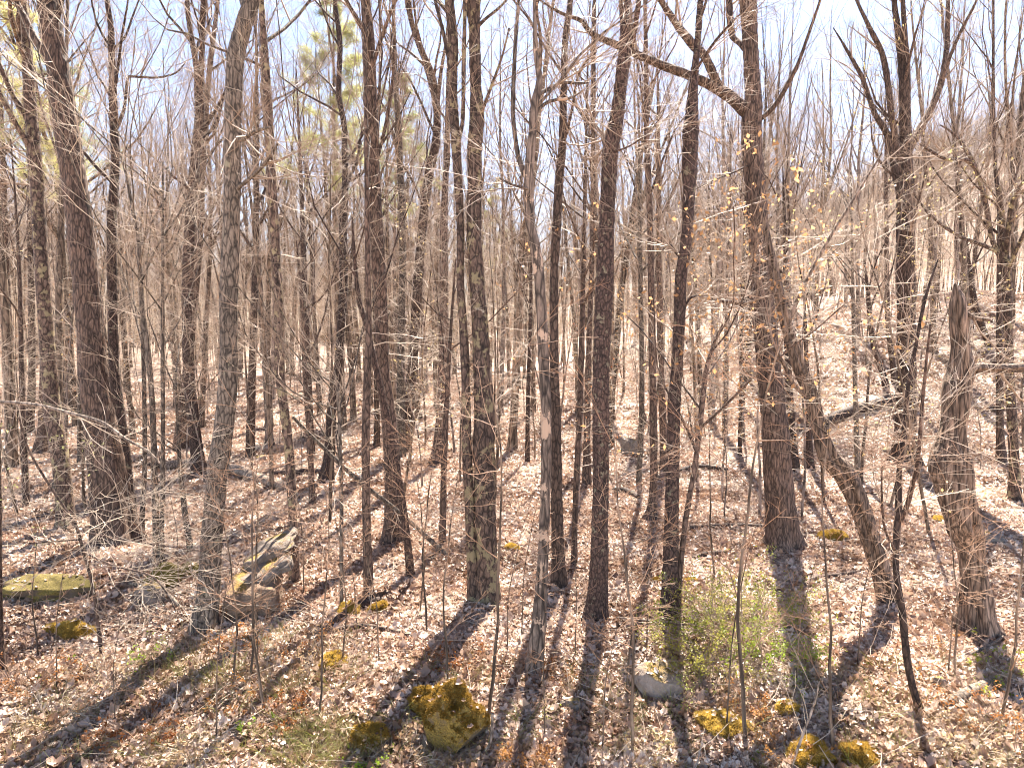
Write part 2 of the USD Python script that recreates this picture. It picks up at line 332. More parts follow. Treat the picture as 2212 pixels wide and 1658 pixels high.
LEAF2D = np.array([[0, 0], [0.16, 0.22], [0.33, 0.16], [0.55, 0.34], [0.72, 0.2], [1.0, 0.0], [0.72, -0.2], [0.55, -0.34], [0.33, -0.16], [0.16, -0.22], [0.3, 0.0], [0.65, 0.0]])
LEAFF = np.array([[0, 10, 1], [1, 10, 2], [2, 10, 11], [2, 11, 3], [3, 11, 4], [4, 11, 5], [5, 11, 6], [6, 11, 7], [7, 11, 8], [8, 11, 10], [8, 10, 9], [9, 10, 0]])
def leaves(rng, pos, size, tilt=0.6, curl=0.5, simple=False, normal=None):
    """Curled leaves at the points pos."""
    n = len(pos)
    if simple:
        l2 = np.array([[0, 0], [0.45, 0.26], [1, 0], [0.45, -0.26]])
        fc = np.array([[0, 1, 3], [1, 2, 3]])
    else:
        l2, fc = LEAF2D, LEAFF
    c = rng.uniform(-curl, curl, (n, 1))
    fold = rng.uniform(-0.2, 0.7, (n, 1))
    x, y = l2[None, :, 0] - 0.5, l2[None, :, 1] * rng.uniform(0.8, 1.25, (n, 1))
    V = np.stack([x + 0 * y, y, c * (x * x * 2.5) + fold * np.abs(y) + 0 * x], -1) * np.asarray(size).reshape(-1, 1, 1)
    a, b, g_ = rng.uniform(0, 2 * np.pi, n), rng.normal(0, tilt, n), rng.normal(0, tilt, n)
    def rot(V, i, j, a):
        W = V.copy()
        W[..., i] = np.cos(a)[:, None] * V[..., i] - np.sin(a)[:, None] * V[..., j]
        W[..., j] = np.sin(a)[:, None] * V[..., i] + np.cos(a)[:, None] * V[..., j]
        return W
    V = rot(rot(rot(V, 1, 2, b), 0, 2, g_), 0, 1, a) + pos[:, None]
    Fc = (fc[None] + (np.arange(n) * len(l2))[:, None, None]).reshape(-1, 3)
    return V.reshape(-1, 3), Fc

rl = np.random.default_rng(5)
def litter_proto(root, k):
    rng = np.random.default_rng(100 + k)
    n = (80, 95, 65, 110, 80, 55, 90, 120)[k]
    r, a = 0.34 * np.sqrt(rng.random(n)), rng.uniform(0, 2 * np.pi, n)
    pos = np.stack([r * np.cos(a), r * np.sin(a), rng.uniform(0.004, 0.05, n)], -1)
    m = usdkit.mesh(stage, f'{root}/leaf_patch_{k:03d}', leaves(rng, pos, np.clip(rng.lognormal(-2.78, 0.45, n), 0.022, 0.14), 0.45, 0.9), M['litter'], True)
    return m.GetPath()

def scatter(rng, n, y0, y1, half=41, power=1.0):
    """Ground points spread through the wedge in view: power 1 even by area, less is denser near by."""
    r = (rng.random(n) * (y1 ** (2 * power) - y0 ** (2 * power)) + y0 ** (2 * power)) ** (1 / (2 * power))
    a = np.radians(rng.uniform(-half, half, n))
    return np.sin(a) * r, np.cos(a) * r

lx1, ly1 = scatter(rl, 6000, 4.3, 17)
lx2, ly2 = scatter(rl, 9000, 16, 48)
lx, ly = np.concatenate([lx1, lx2]), np.concatenate([ly1, ly2])
keep = (meshkit.fbm(np.stack([lx / 0.9, ly / 0.9, 0 * lx], -1), 2, 31) > 0.33) | (ly > 20)
lx, ly = lx[keep], ly[keep]
lz = terrain(lx, ly)
sc = rl.uniform(0.75, 1.25, len(lx))[:, None] * np.where(ly > 16, 1.2, 1.0)[:, None] * np.ones(3)
instancer('leaf_litter', [litter_proto] * 8, np.stack([lx, ly, lz], -1), rl.integers(0, 8, len(lx)), yaw_quat(rl.uniform(0, 6.28, len(lx)), tnormal(lx, ly)), sc,
          'dead tan and brown leaves lying all over the ground', 'dead leaves')

# ------------------------------------------------------------------ trees traced from the photograph
def trunk_mesh(rng, P, R, kind, fine, lobes=True, cleft=False):
    """A trunk along the dense polyline P with radii R, its bark modelled in relief."""
    s = np.concatenate([[0], np.cumsum(np.linalg.norm(np.diff(P, axis=0), axis=1))])
    k = int(np.clip(2 * np.pi * R.max() * 0.8 / (0.016 if fine else 0.05), 9, 46))
    T = unit(np.gradient(P, axis=0))
    a = unit(np.cross(T, [0.05, 1.0, 0.0]))
    b = np.cross(T, a)
    th = np.arange(k) * 2 * np.pi / k
    ct, st = np.cos(th)[None], np.sin(th)[None]
    rr = R[:, None] * np.ones((1, k))
    hb = (s[-1] - s)[:, None] if P[-1, 2] < P[0, 2] else s[:, None]
    if lobes:
        ph = rng.uniform(0, 6.28)
        nl = rng.integers(3, 6)
        rr = rr * (1 + 0.36 * np.exp(-hb / (1.5 * R.max())) * np.cos(nl * th[None] + ph) + 0.06 * np.cos(2 * th[None] + ph * 2))
    off = rng.uniform(0, 50, 3)
    q = np.stack([rr * ct, rr * st, s[:, None] + 0 * rr], -1)
    rr = rr * (1 + (0.55 if kind == 'shag' else 0.18) * (meshkit.fbm(q / [0.22, 0.22, 0.5] + off, 2, 4) - 0.5))
    spec = {'furrow': (0.030, 0.22, 0.030, 0.5), 'plate': (0.045, 0.085, 0.020, 0.6), 'fine': (0.018, 0.11, 0.008, 0.5), 'smooth': (0.06, 0.12, 0.005, 0.5), 'shag': (0.028, 0.42, 0.05, 0.5)}[kind]
    n = meshkit.fbm(q / [spec[0], spec[0], spec[1]] + off, 2, 11)
    amp = np.minimum(spec[2], R[:, None] * 0.16)
    ridge = 1 - np.abs(2 * n - 1)
    rr = rr + amp * (0.5 - ridge ** 1.5)
    if kind == 'shag':
        n2 = meshkit.noise(q / [0.07, 0.07, 0.9] + off, 5)
        rr = rr + 0.10 * R[:, None] * (np.abs(2 * n2 - 1) - 0.5)
    if kind == 'shag' or cleft:
        t0 = math.pi / 2 + 0.5 * np.sin(s * 1.5 + 1.0) + 0.15 * np.sin(s * 5.0)
        dth = (th[None] - t0[:, None] + np.pi) % (2 * np.pi) - np.pi
        rr = rr * (1 - 0.42 * np.exp(-(dth / 0.22) ** 2) + 0.14 * np.exp(-((np.abs(dth) - 0.5) / 0.2) ** 2))
    V = P[:, None] + rr[..., None] * (ct[..., None] * a[:, None] + st[..., None] * b[:, None])
    N = len(P)
    i, j = np.meshgrid(np.arange(N - 1), np.arange(k), indexing='ij')
    j2 = (j + 1) % k
    qd = np.stack([i * k + j, i * k + j2, (i + 1) * k + j2, (i + 1) * k + j], -1).reshape(-1, 4)
    cap0 = np.stack([np.full(k, N * k), (np.arange(k) + 1) % k, np.arange(k)], -1)
    cap1 = np.stack([np.full(k, N * k + 1), (N - 1) * k + np.arange(k), (N - 1) * k + (np.arange(k) + 1) % k], -1)
    V = np.vstack([V.reshape(-1, 3), P[0], P[-1]])
    f = np.vstack([qd[:, [0, 1, 2]], qd[:, [0, 2, 3]], cap0, cap1])
    return V, f

def smooth_path(P, R, step):
    s = np.concatenate([[0], np.cumsum(np.linalg.norm(np.diff(P, axis=0), axis=1))])
    n = max(4, int(s[-1] / step) + 1)
    t = np.linspace(0, s[-1], n)
    from scipy.interpolate import PchipInterpolator, Akima1DInterpolator
    Q = np.stack([PchipInterpolator(s, P[:, k])(t) for k in range(3)], -1)
    return Q, PchipInterpolator(s, R)(t)

def resample(P, R, n):
    s = np.concatenate([[0], np.cumsum(np.linalg.norm(np.diff(P, axis=0), axis=1))])
    t = np.linspace(0, s[-1], n)
    return np.stack([np.interp(t, s, P[:, k]) for k in range(3)], -1), np.interp(t, s, R)

HEROES, spots = [], []
def hero(name, label, short, cat, mk, kind, H, pts, limbs=(), crown=1.0, low=4, broken=False, seed=None, depth=None, buds=None, group=None, bud_n=160, flatlow=0.35, lowlen=(0.5, 1.5), twigm='twig', crown_from=0.45, bud_size=(0.03, 0.055), limb_twigs=9):
    """A tree traced in the photograph: pts (x, y, width) from its top down to its foot; limbs likewise from the trunk outwards."""
    rng = np.random.default_rng(len(HEROES) * 13 + 5 if seed is None else seed)
    pts = np.array(pts, float)
    bx, by, bw = pts[-1]
    foot = ground(bx, by)
    y0 = foot[1] + 0.35 * bw * foot[1] / F if depth is None else depth
    P = at_depth(pts[:, 0], pts[:, 1], y0)
    R = pts[:, 2] / 2 * y0 / F
    if depth is not None:
        P[-1, 2] = float(terrain(P[-1, 0], y0))
    foot = P[-1].copy()
    foot[2] = float(terrain(foot[0], foot[1]))
    P = np.vstack([P, [P[-1] + (P[-1] - P[-2]) * 0.02 - [0, 0, 0.14]]])
    R = np.append(R, R[-1] * 1.12)
    # going on upwards out of the frame
    top_open = pts[0, 1] <= 10 and not broken
    if top_open and P[0, 2] < foot[2] + H:
        d = unit(P[0] - P[1])
        up, p, r, ext, er = foot[2] + H - P[0, 2], P[0].copy(), R[0], [], []
        n = max(3, int(up / 0.9))
        for s in range(1, n + 1):
            d = unit(d * [0.86, 0.86, 1] + rng.normal(size=3) * [0.07, 0.07, 0] + [0, 0, 0.1])
            p = p + d * up / n
            ext.append(p.copy()); er.append(max(R[0] * (1 - s / n) ** 0.8, 0.012))
        P, R = np.vstack([ext[::-1], P]), np.concatenate([er[::-1], R])
    elif not broken:
        R[0] = min(R[0], 0.012)
    wobble = 0.10 * (meshkit.noise(np.stack([P[:, 2] / 2.5, 0 * P[:, 2] + len(HEROES) * 7.7, 0 * P[:, 2]], -1), 2) - 0.5)
    P[:, 1] += wobble * np.clip((P[:, 2] - foot[2]) / 2, 0, 1)
    big = pts[:, 2].max() > 19
    Q, RQ = smooth_path(P, R, 0.035 if big and y0 < 13 else 0.07 if big else 0.13)
    t = thing(name, foot, label, cat, group)
    part(t, 'trunk', trunk_mesh(rng, Q, RQ, kind, big, cleft=name == 'leaning_tree'), M[mk], True, origin=foot)
    Qb = Q[::-1]; Rb = RQ[::-1]                              # from the foot up
    tw = MB()
    allb = []
    for lb in limbs:
        lp = np.array(lb, float)
        dy = np.linspace(0, rng.uniform(-0.8, 0.8), len(lp))
        LP = at_depth(lp[:, 0], lp[:, 1], y0 + dy)
        LR = lp[:, 2] / 2 * y0 / F
        if lp[-1, 1] <= 10:
            d = unit(LP[-1] - LP[-2]) * 1.2
            LP = np.vstack([LP, LP[-1] + d + [0, 0, 0.3], LP[-1] + 2 * d + [0, 0, 0.9]])
            LR = np.concatenate([LR, [LR[-1] * 0.6, 0.008]])
        else:
            LR[-1] = min(LR[-1], 0.012) if lp[-1, 2] < 9 else LR[-1]
        LQ, LRQ = smooth_path(LP, LR, 0.07)
        part(t, 'branch', trunk_mesh(rng, LQ, LRQ, 'fine' if kind == 'smooth' else kind, lp[0, 2] > 12, False), M[mk], True, origin=foot)
        a_, b_ = resample(LQ, LRQ, 12)
        allb.append((a_, b_))
    if allb:
        BP, BR = np.array([a_ for a_, _ in allb]), np.array([b_ for _, b_ in allb])
        p2, r2 = spawn(rng, BP, BR, limb_twigs, (0.2, 0.98), (30, 65), (0.7, 1.6), 0.45, 6, 0.16, 0.10, 0.004, absolute=True, rmax=0.022)
        p3, r3 = spawn(rng, p2, r2, 6, (0.2, 1.0), (25, 60), (0.4, 0.75), 0.6, 4, 0.18, 0.08, 0.0028)
        p4, r4 = spawn(rng, p3, r3, 3, (0.2, 1.0), (25, 55), (0.5, 0.9), 0.6, 3, 0.18, 0.06, 0.0022)
        for a_, b_, k in ((p2, r2, 4), (p3, r3, 3), (p4, r4, 3)):
            tw.add(*tubes(a_, b_, k))
    ends = []
    if crown > 0:
        zt = Qb[:, 2]
        lo = np.searchsorted(zt, foot[2] + crown_from * (zt.max() - foot[2]))
        lo = min(lo, len(Qb) - 8)
        cp, cr = resample(Qb[lo:], Rb[lo:], 16)
        n1 = int(12 * crown)
        p1, r1 = spawn(rng, cp[None], cr[None], n1, (0.0, 0.97), (28, 58), (2.0, 4.2), 0.5, 8, 0.13, 0.12, 0.012, absolute=True, tip=0.2, rmax=0.05)
        for b in range(n1):
            part(t, 'branch', tubes(p1[b:b + 1], r1[b:b + 1], 6), M[mk], True, origin=foot)
        p2, r2 = spawn(rng, p1, r1, 7, (0.15, 0.98), (28, 60), (0.35, 0.6), 0.5, 6, 0.16, 0.08, 0.005)
        p3, r3 = spawn(rng, p2, r2, 7, (0.15, 1.0), (25, 58), (0.4, 0.7), 0.55, 4, 0.18, 0.06, 0.0026)
        p4, r4 = spawn(rng, p3, r3, 2, (0.2, 1.0), (25, 52), (0.45, 0.8), 0.6, 3, 0.18, 0.05, 0.002)
        tw.add(*tubes(p4, r4, 3))
        for a_, b_, k in ((p2, r2, 4), (p3, r3, 3)):
            tw.add(*tubes(a_, b_, k))
        ends.append(p3)
    if low:
        n_ = np.searchsorted(Qb[:, 2], foot[2] + 1.2)
        cp, cr = resample(Qb[n_:], Rb[n_:], 24)
        lp, lr = spawn(rng, cp[None], cr[None], max(1, int(low * 0.42)), (0.16, 0.8), (55, 95), lowlen, 0.25, 6, 0.11, 0.0, 0.0030, flat=flatlow, absolute=True, tip=0.3, rmax=0.0065)
        l2, l2r = spawn(rng, lp, lr, 6, (0.2, 0.98), (25, 60), (0.35, 0.6), 0.5, 5, 0.11, 0.02, 0.0018, flat=0.3)
        l3, l3r = spawn(rng, l2, l2r, 4, (0.2, 0.98), (25, 55), (0.35, 0.6), 0.6, 3, 0.15, 0.02, 0.0014, flat=0.4)
        ends.append(l2)
        lowtw = MB()
        for a_, b_, k in ((lp, lr, 4), (l2, l2r, 3), (l3, l3r, 3)):
            lowtw.add(*tubes(a_, b_, k))
        part(t, 'low_twigs', lowtw.get(), M['twig_pale'], True, kind='stuff', origin=foot)
    if tw.n:
        part(t, 'crown', tw.get(), M[twigm], True, kind='stuff', origin=foot)
    if buds and ends:
        e = np.concatenate([x[:, -1] for x in ends])
        e = e[rng.permutation(len(e))[:bud_n]]
        e = np.repeat(e, 2, 0) + rng.normal(size=(len(e) * 2, 3)) * 0.035
        part(t, 'leaves', leaves(rng, e, rng.uniform(*bud_size, len(e)), 0.8, 0.5, True), M[buds], True, kind='stuff', origin=foot)
    HEROES.append((bx, by, short))
    spots.append((foot[0], foot[1]))
    return t

B, C = 'bare_tree', 'tree'
hero(B, 'lichen-blotched bare tree leaning left, leftmost of the big trunks', 'the leftmost trunk', C, 'lichen', 'fine', 15,
     [(50, 0, 19), (62, 150, 23), (72, 300, 27), (82, 420, 28), (92, 575, 30), (105, 800, 32), (112, 880, 35), (135, 1030, 38), (143, 1110, 40), (147, 1148, 52)])
hero(B, 'thickest trunk at the left, furrowed and leaning, its foot among pale leafy twigs', 'the thick left trunk', C, 'furrow', 'furrow', 19,
     [(100, 0, 42), (120, 125, 46), (145, 300, 50), (168, 450, 52), (180, 550, 56), (195, 700, 56), (203, 825, 60), (215, 900, 66), (232, 1030, 80), (245, 1130, 92), (250, 1188, 122)],
     limbs=[[(122, 140, 18), (80, 90, 14), (50, 30, 11), (35, 0, 9)]], low=6)
hero(B, 'dark slim bare tree standing close behind the thickest left trunk', 'the dark slim trunk', C, 'dark', 'plate', 15,
     [(231, 0, 9), (240, 70, 12), (243, 160, 14), (245, 240, 15), (250, 325, 17), (243, 500, 18), (245, 650, 19), (248, 800, 20), (260, 900, 22), (272, 1010, 24), (280, 1125, 32)],
     limbs=[[(250, 280, 9), (268, 235, 7), (280, 165, 6), (330, 168, 5), (375, 160, 4), (400, 135, 3)], [(245, 105, 6), (270, 80, 5), (285, 40, 4), (300, 0, 3)]], low=5)
hero('sapling', 'tall lilac-grey sapling with a kinked stem right of the thick left trunk', 'the kinked grey sapling', 'sapling', 'grey', 'smooth', 9,
     [(250, 310, 3), (272, 375, 6), (287, 450, 7), (302, 525, 8), (307, 650, 10), (320, 750, 11), (330, 880, 12), (335, 1080, 13), (338, 1215, 16)], crown=0.5, low=7, crown_from=0.6)
hero(B, 'dark bare tree with two stems joining high up, left of the grey leaning trunk', 'the twin-stemmed tree', C, 'dark', 'plate', 17,
     [(404, 0, 10), (412, 70, 11), (425, 145, 13), (432, 225, 20), (420, 360, 21), (410, 475, 22), (406, 600, 23), (407, 800, 24), (415, 890, 25), (427, 980, 28), (433, 1030, 40)],
     limbs=[[(432, 225, 12), (436, 120, 12), (438, 40, 12), (440, 0, 11)]])
hero(B, 'slim brown bare tree just behind the dark twin-stemmed one', 'its brown neighbour', C, 'brown', 'fine', 16,
     [(470, 0, 8), (452, 160, 11), (440, 300, 13), (434, 450, 15), (424, 600, 16), (410, 750, 18), (398, 860, 21), (391, 972, 32)])
hero(B, 'grey finely cracked trunk leaning right, in front of the layered boulder', 'the grey leaning trunk', C, 'grey', 'fine', 17,
     [(545, 0, 30), (530, 50, 32), (511, 125, 35), (505, 225, 33), (502, 300, 33), (500, 400, 33), (495, 550, 36), (492, 650, 36), (491, 800, 37), (480, 930, 40), (465, 1030, 42), (456, 1155, 43), (449, 1280, 47), (440, 1375, 64)],
     limbs=[[(514, 300, 12), (530, 298, 9), (550, 285, 7), (585, 275, 5)], [(508, 410, 10), (540, 385, 8), (575, 350, 7), (600, 310, 5)]], low=6)
hero(B, 'brown bare tree with pale lichen blotches, its foot right of the layered boulder', 'the blotched tree', C, 'lichen', 'fine', 16,
     [(565, 0, 13), (572, 100, 17), (582, 250, 19), (588, 400, 20), (594, 550, 22), (600, 650, 23), (604, 800, 23), (612, 870, 22), (625, 980, 22), (632, 1105, 21), (637, 1264, 28)], low=6)
hero(B, 'dark crooked tree with moss-black bark, left of the straight ringed trunk', 'the dark crooked tree', C, 'dark', 'plate', 16,
     [(724, 0, 9), (735, 100, 12), (732, 200, 12), (744, 275, 13), (746, 400, 15), (741, 500, 18), (742, 600, 19), (737, 700, 18), (730, 800, 19), (717, 880, 23), (712, 980, 25), (706, 1042, 38)],
     limbs=[[(750, 390, 7), (770, 350, 6), (780, 290, 5), (790, 240, 4)]])
hero(B, 'straight brown trunk widening to a dark flared foot, left of the centre pair', 'the flared brown trunk', C, 'brown', 'fine', 18,
     [(790, 0, 20), (797, 100, 25), (802, 225, 26), (806, 325, 26), (811, 450, 27), (817, 550, 28), (824, 675, 27), (827, 800, 28), (837, 880, 30), (846, 980, 33), (850, 1080, 38), (848, 1150, 48), (845, 1178, 62)],
     limbs=[[(812, 350, 8), (835, 260, 8), (850, 150, 7), (852, 60, 6), (848, 0, 5)]], low=6)
hero('sapling', 'thin dark twisting tree that crosses in front of the flared brown trunk', 'the twisting thin tree', 'sapling', 'dark', 'plate', 8,
     [(762, 470, 3), (767, 550, 7), (777, 650, 10), (792, 700, 11), (808, 775, 13), (828, 860, 14), (852, 980, 15), (872, 1105, 16), (882, 1190, 17), (887, 1252, 22)], crown=0.4, low=7, crown_from=0.7)
hero(B, 'slender straight tree with its cut-like dark foot beside the mossy log', 'the slender tree', C, 'brown', 'fine', 13,
     [(788, 0, 5), (792, 300, 9), (795, 550, 12), (797, 700, 14), (793, 830, 17), (790, 980, 19), (792, 1130, 20), (797, 1302, 25)], low=7)
hero(B, 'bare tree leaning right below and forking left above, behind the twisting thin tree', 'the right-leaning tree', C, 'brown', 'fine', 17,
     [(880, 0, 10), (890, 50, 11), (907, 100, 13), (937, 180, 14), (944, 250, 15), (942, 300, 17), (927, 375, 18), (917, 450, 18), (907, 550, 19), (897, 700, 20), (890, 800, 21), (882, 890, 23), (874, 982, 34)],
     limbs=[[(944, 240, 9), (952, 160, 8), (965, 80, 6), (970, 0, 5)]])
hero(B, 'grey bare tree rising straight into wispy pine foliage', 'the straight grey tree', C, 'grey', 'fine', 18,
     [(850, 0, 7), (854, 150, 10), (862, 300, 13), (865, 400, 14), (869, 550, 15), (867, 700, 16), (866, 850, 18), (866, 992, 26)])
hero(B, 'straight brown bare tree left of the centre pair, its foot in shade', 'the shaded straight tree', C, 'brown', 'fine', 17,
     [(972, 0, 7), (968, 200, 10), (964, 350, 12), (959, 500, 16), (959, 650, 19), (957, 800, 21), (954, 880, 22), (948, 960, 26), (941, 1004, 36)])
hero('sapling', 'pinkish young stem standing alone before the straight tree left of the centre pair', 'the pinkish stem', 'sapling', 'brown', 'smooth', 9,
     [(985, 560, 3), (975, 700, 7), (966, 850, 11), (962, 930, 13), (958, 1050, 14), (956, 1182, 18)], crown=0.4, low=8, crown_from=0.5)
hero(B, 'slimmer left trunk of the centre pair, dotted with pale lichen', 'the centre pair', C, 'lichen', 'fine', 17,
     [(970, 0, 19), (979, 100, 20), (978, 200, 19), (984, 300, 21), (990, 400, 18), (994, 500, 16), (994, 600, 17), (1000, 700, 18), (1005, 800, 18), (1007, 880, 20), (1009, 980, 22), (1014, 1080, 22), (1019, 1180, 24), (1024, 1310, 32)],
     limbs=[[(980, 210, 10), (970, 130, 9), (955, 60, 8), (940, 0, 7)], [(984, 330, 9), (1000, 250, 9), (1002, 120, 9), (1005, 0, 8)]], low=6)
hero(B, 'large dark trunk of the centre pair with yellowish lichen on its upper half', 'the centre pair', C, 'lichen', 'furrow', 18,
     [(1022, 0, 33), (1025, 75, 26), (1027, 175, 26), (1030, 250, 35), (1025, 325, 34), (1025, 400, 33), (1024, 500, 34), (1030, 600, 35), (1036, 700, 38), (1041, 800, 42), (1046, 880, 47), (1045, 980, 50), (1047, 1080, 50), (1051, 1180, 50), (1055, 1312, 66)],
     limbs=[[(1030, 60, 9), (1050, 40, 7), (1075, 20, 6), (1100, -6, 4)], [(1034, 260, 8), (1060, 190, 7), (1085, 120, 5), (1100, 60, 4)]], low=7)
hero('dead_tree', 'dead trunk with bare pinkish wood showing and woodpecker holes, right of centre', 'the dead trunk', 'tree', 'patch', 'plate', 13,
     [(1155, 0, 8), (1156, 110, 10), (1165, 175, 14), (1155, 225, 18), (1149, 300, 18), (1142, 380, 23), (1145, 475, 21), (1157, 535, 22), (1165, 600, 24), (1171, 700, 24), (1175, 800, 24), (1180, 880, 24), (1180, 980, 24), (1177, 1105, 25), (1172, 1230, 27), (1164, 1355, 36), (1152, 1462, 46)],
     limbs=[[(1138, 385, 14), (1118, 330, 11), (1108, 230, 10), (1112, 120, 9), (1120, 0, 7)], [(1160, 205, 10), (1190, 190, 9), (1215, 178, 8), (1250, 180, 7), (1272, 178, 4)], [(1156, 245, 8), (1190, 218, 7), (1230, 212, 6), (1258, 195, 3)],
            [(1165, 170, 9), (1168, 90, 7), (1160, 30, 5), (1160, 0, 4)], [(1150, 410, 6), (1110, 400, 5), (1080, 385, 3)]], crown=0.5, low=5, twigm='twig')
hero(B, 'slim brown tree standing right behind the dead trunk with bare wood', 'the tree behind it', C, 'brown', 'plate', 16,
     [(1232, 0, 11), (1220, 100, 13), (1217, 200, 14), (1215, 300, 16), (1207, 400, 18), (1202, 500, 18), (1197, 600, 18), (1197, 800, 19), (1200, 880, 21), (1202, 1030, 24), (1205, 1180, 27), (1207, 1278, 40)],
     limbs=[[(1212, 330, 7), (1235, 240, 6), (1250, 160, 5), (1290, 110, 4)]])
hero(B, 'dark mottled trunk with a broken stub two thirds up, right of centre', 'the mottled trunk', C, 'plate', 'plate', 17,
     [(1348, 0, 24), (1353, 75, 27), (1345, 150, 27), (1336, 225, 28), (1328, 280, 30), (1319, 320, 34), (1314, 425, 31), (1310, 500, 34), (1307, 600, 37), (1302, 700, 36), (1298, 800, 35), (1297, 880, 36), (1297, 1030, 35), (1295, 1180, 39), (1292, 1280, 45), (1289, 1347, 64)],
     limbs=[[(1361, 110, 12), (1372, 60, 12), (1381, 0, 11)], [(1314, 330, 15), (1306, 305, 13), (1303, 286, 12)], [(1318, 330, 5), (1350, 320, 4), (1390, 295, 3), (1430, 250, 3)]], low=7)
hero(B, 'reddish brown straight trunk with a thin stem at its foot, left of the green shrubs', 'the reddish trunk', C, 'plate', 'plate', 16,
     [(1515, 0, 13), (1508, 100, 14), (1500, 175, 18), (1495, 245, 26), (1492, 290, 32), (1490, 350, 32), (1487, 420, 25), (1485, 480, 23), (1479, 540, 24), (1470, 600, 24), (1467, 700, 24), (1462, 800, 24), (1457, 880, 27), (1455, 980, 28), (1452, 1080, 30), (1449, 1180, 33), (1447, 1280, 38), (1446, 1348, 52)],
     limbs=[[(1500, 160, 7), (1530, 110, 6), (1570, 60, 5), (1600, 30, 3)], [(1476, 560, 8), (1460, 545, 7), (1448, 528, 5)], [(1465, 760, 8), (1490, 1010, 1)][:1] + [(1500, 640, 5), (1530, 640, 4)]], low=8)
hero('sapling', 'thin stem growing from the foot of the reddish straight trunk, bending right', 'the reddish trunk', 'sapling', 'brown', 'smooth', 7,
     [(1560, 700, 4), (1540, 745, 8), (1525, 800, 11), (1519, 850, 12), (1505, 980, 13), (1480, 1130, 13), (1466, 1280, 14), (1464, 1340, 18)], crown=0.5, low=14, lowlen=(0.6, 1.7), crown_from=0.55, buds='beech', bud_n=480, bud_size=(0.05, 0.085))
hero('oak_tree', 'largest oak with deeply furrowed bark and two heavy limbs reaching left', 'the large oak', 'oak tree', 'furrow', 'furrow', 20,
     [(1615, 0, 34), (1620, 80, 31), (1622, 150, 31), (1625, 215, 36), (1622, 275, 40), (1630, 400, 40), (1637, 500, 42), (1643, 600, 45), (1650, 700, 47), (1660, 800, 49), (1669, 880, 52), (1677, 980, 58), (1683, 1080, 62), (1688, 1150, 70), (1690, 1198, 100)],
     limbs=[[(1622, 250, 26), (1600, 230, 27), (1575, 207, 25), (1555, 195, 24), (1510, 172, 20), (1440, 145, 18), (1380, 120, 16), (1320, 92, 14), (1277, 72, 12), (1255, 45, 9), (1215, 30, 7), (1180, 10, 4)],
            [(1557, 197, 20), (1538, 155, 19), (1522, 122, 18), (1495, 95, 18), (1460, 50, 15), (1430, 5, 12)],
            [(1636, 262, 11), (1676, 225, 10), (1700, 185, 9), (1721, 145, 8), (1746, 75, 6), (1772, 0, 5)],
            [(1612, 110, 12), (1596, 92, 12), (1582, 78, 14), (1577, 40, 15), (1575, 0, 14)],
            [(1655, 660, 13), (1610, 655, 10), (1575, 652, 9), (1540, 648, 7)],
            [(1640, 345, 6), (1590, 370, 4), (1540, 390, 3), (1500, 410, 2)]], low=5, crown=1.1)
hero('leaning_tree', 'twisted bare tree leaning hard left across the oak, hollow at its foot', 'the leaning tree', C, 'shag', 'furrow', 9,
     [(1652, 470, 8), (1663, 530, 17), (1672, 575, 21), (1688, 650, 22), (1706, 725, 24), (1724, 790, 26), (1745, 840, 27), (1756, 880, 28), (1768, 930, 31), (1786, 985, 40), (1821, 1022, 46), (1846, 1070, 43), (1871, 1140, 40), (1900, 1230, 38), (1920, 1312, 54)],
     limbs=[[(1750, 860, 10), (1715, 830, 9), (1690, 780, 8), (1660, 745, 6), (1610, 735, 4)], [(1700, 700, 12), (1750, 590, 8), (1800, 500, 7), (1850, 420, 6), (1905, 330, 4)]], crown=0, low=3, broken=True, limb_twigs=4)
hero(B, 'many-limbed bare tree with yellow buds, standing up the slope at right', 'the budding tree', C, 'furrow', 'furrow', 19,
     [(1931, 0, 11), (1941, 75, 14), (1951, 150, 18), (1956, 250, 22), (1958, 350, 26), (1957, 425, 35), (1956, 500, 36), (1956, 650, 36), (1957, 800, 38), (1956, 880, 40), (1954, 960, 46), (1953, 1006, 70)],
     limbs=[[(1948, 440, 16), (1931, 350, 17), (1916, 290, 14), (1892, 250, 11), (1861, 165, 9), (1836, 120, 7), (1800, 60, 5)],
            [(1950, 420, 14), (1926, 250, 13), (1908, 125, 12), (1876, 55, 9), (1850, 0, 6)],
            [(1960, 330, 16), (1981, 290, 16), (2016, 225, 14), (2036, 165, 13), (2046, 90, 11), (2048, 0, 8)],
            [(1958, 260, 14), (1960, 180, 13), (1955, 80, 11), (1950, 0, 9)],
            [(2034, 170, 8), (2070, 80, 7), (2110, 0, 5)]], crown=1.0, buds='bud', bud_n=900, crown_from=0.3, bud_size=(0.045, 0.075))
hero('snag', 'shaggy-barked dead snag with a broken top and one thick side limb, far right', 'the shaggy snag', 'dead tree', 'shag', 'shag', 5,
     [(2063, 612, 4), (2067, 630, 17), (2071, 650, 30), (2073, 700, 36), (2077, 750, 42), (2079, 795, 54), (2069, 835, 52), (2064, 880, 52), (2058, 935, 58), (2052, 996, 74), (2062, 1050, 74), (2077, 1116, 74), (2092, 1170, 58), (2099, 1208, 52), (2109, 1300, 66), (2113, 1345, 76), (2114, 1388, 100)],
     limbs=[[(2092, 805, 26), (2112, 793, 24), (2161, 795, 22), (2212, 793, 21), (2280, 800, 18), (2330, 790, 13)], [(2082, 672, 9), (2100, 684, 10), (2120, 690, 11), (2136, 689, 8)]], crown=0, low=0, broken=True, limb_twigs=1)
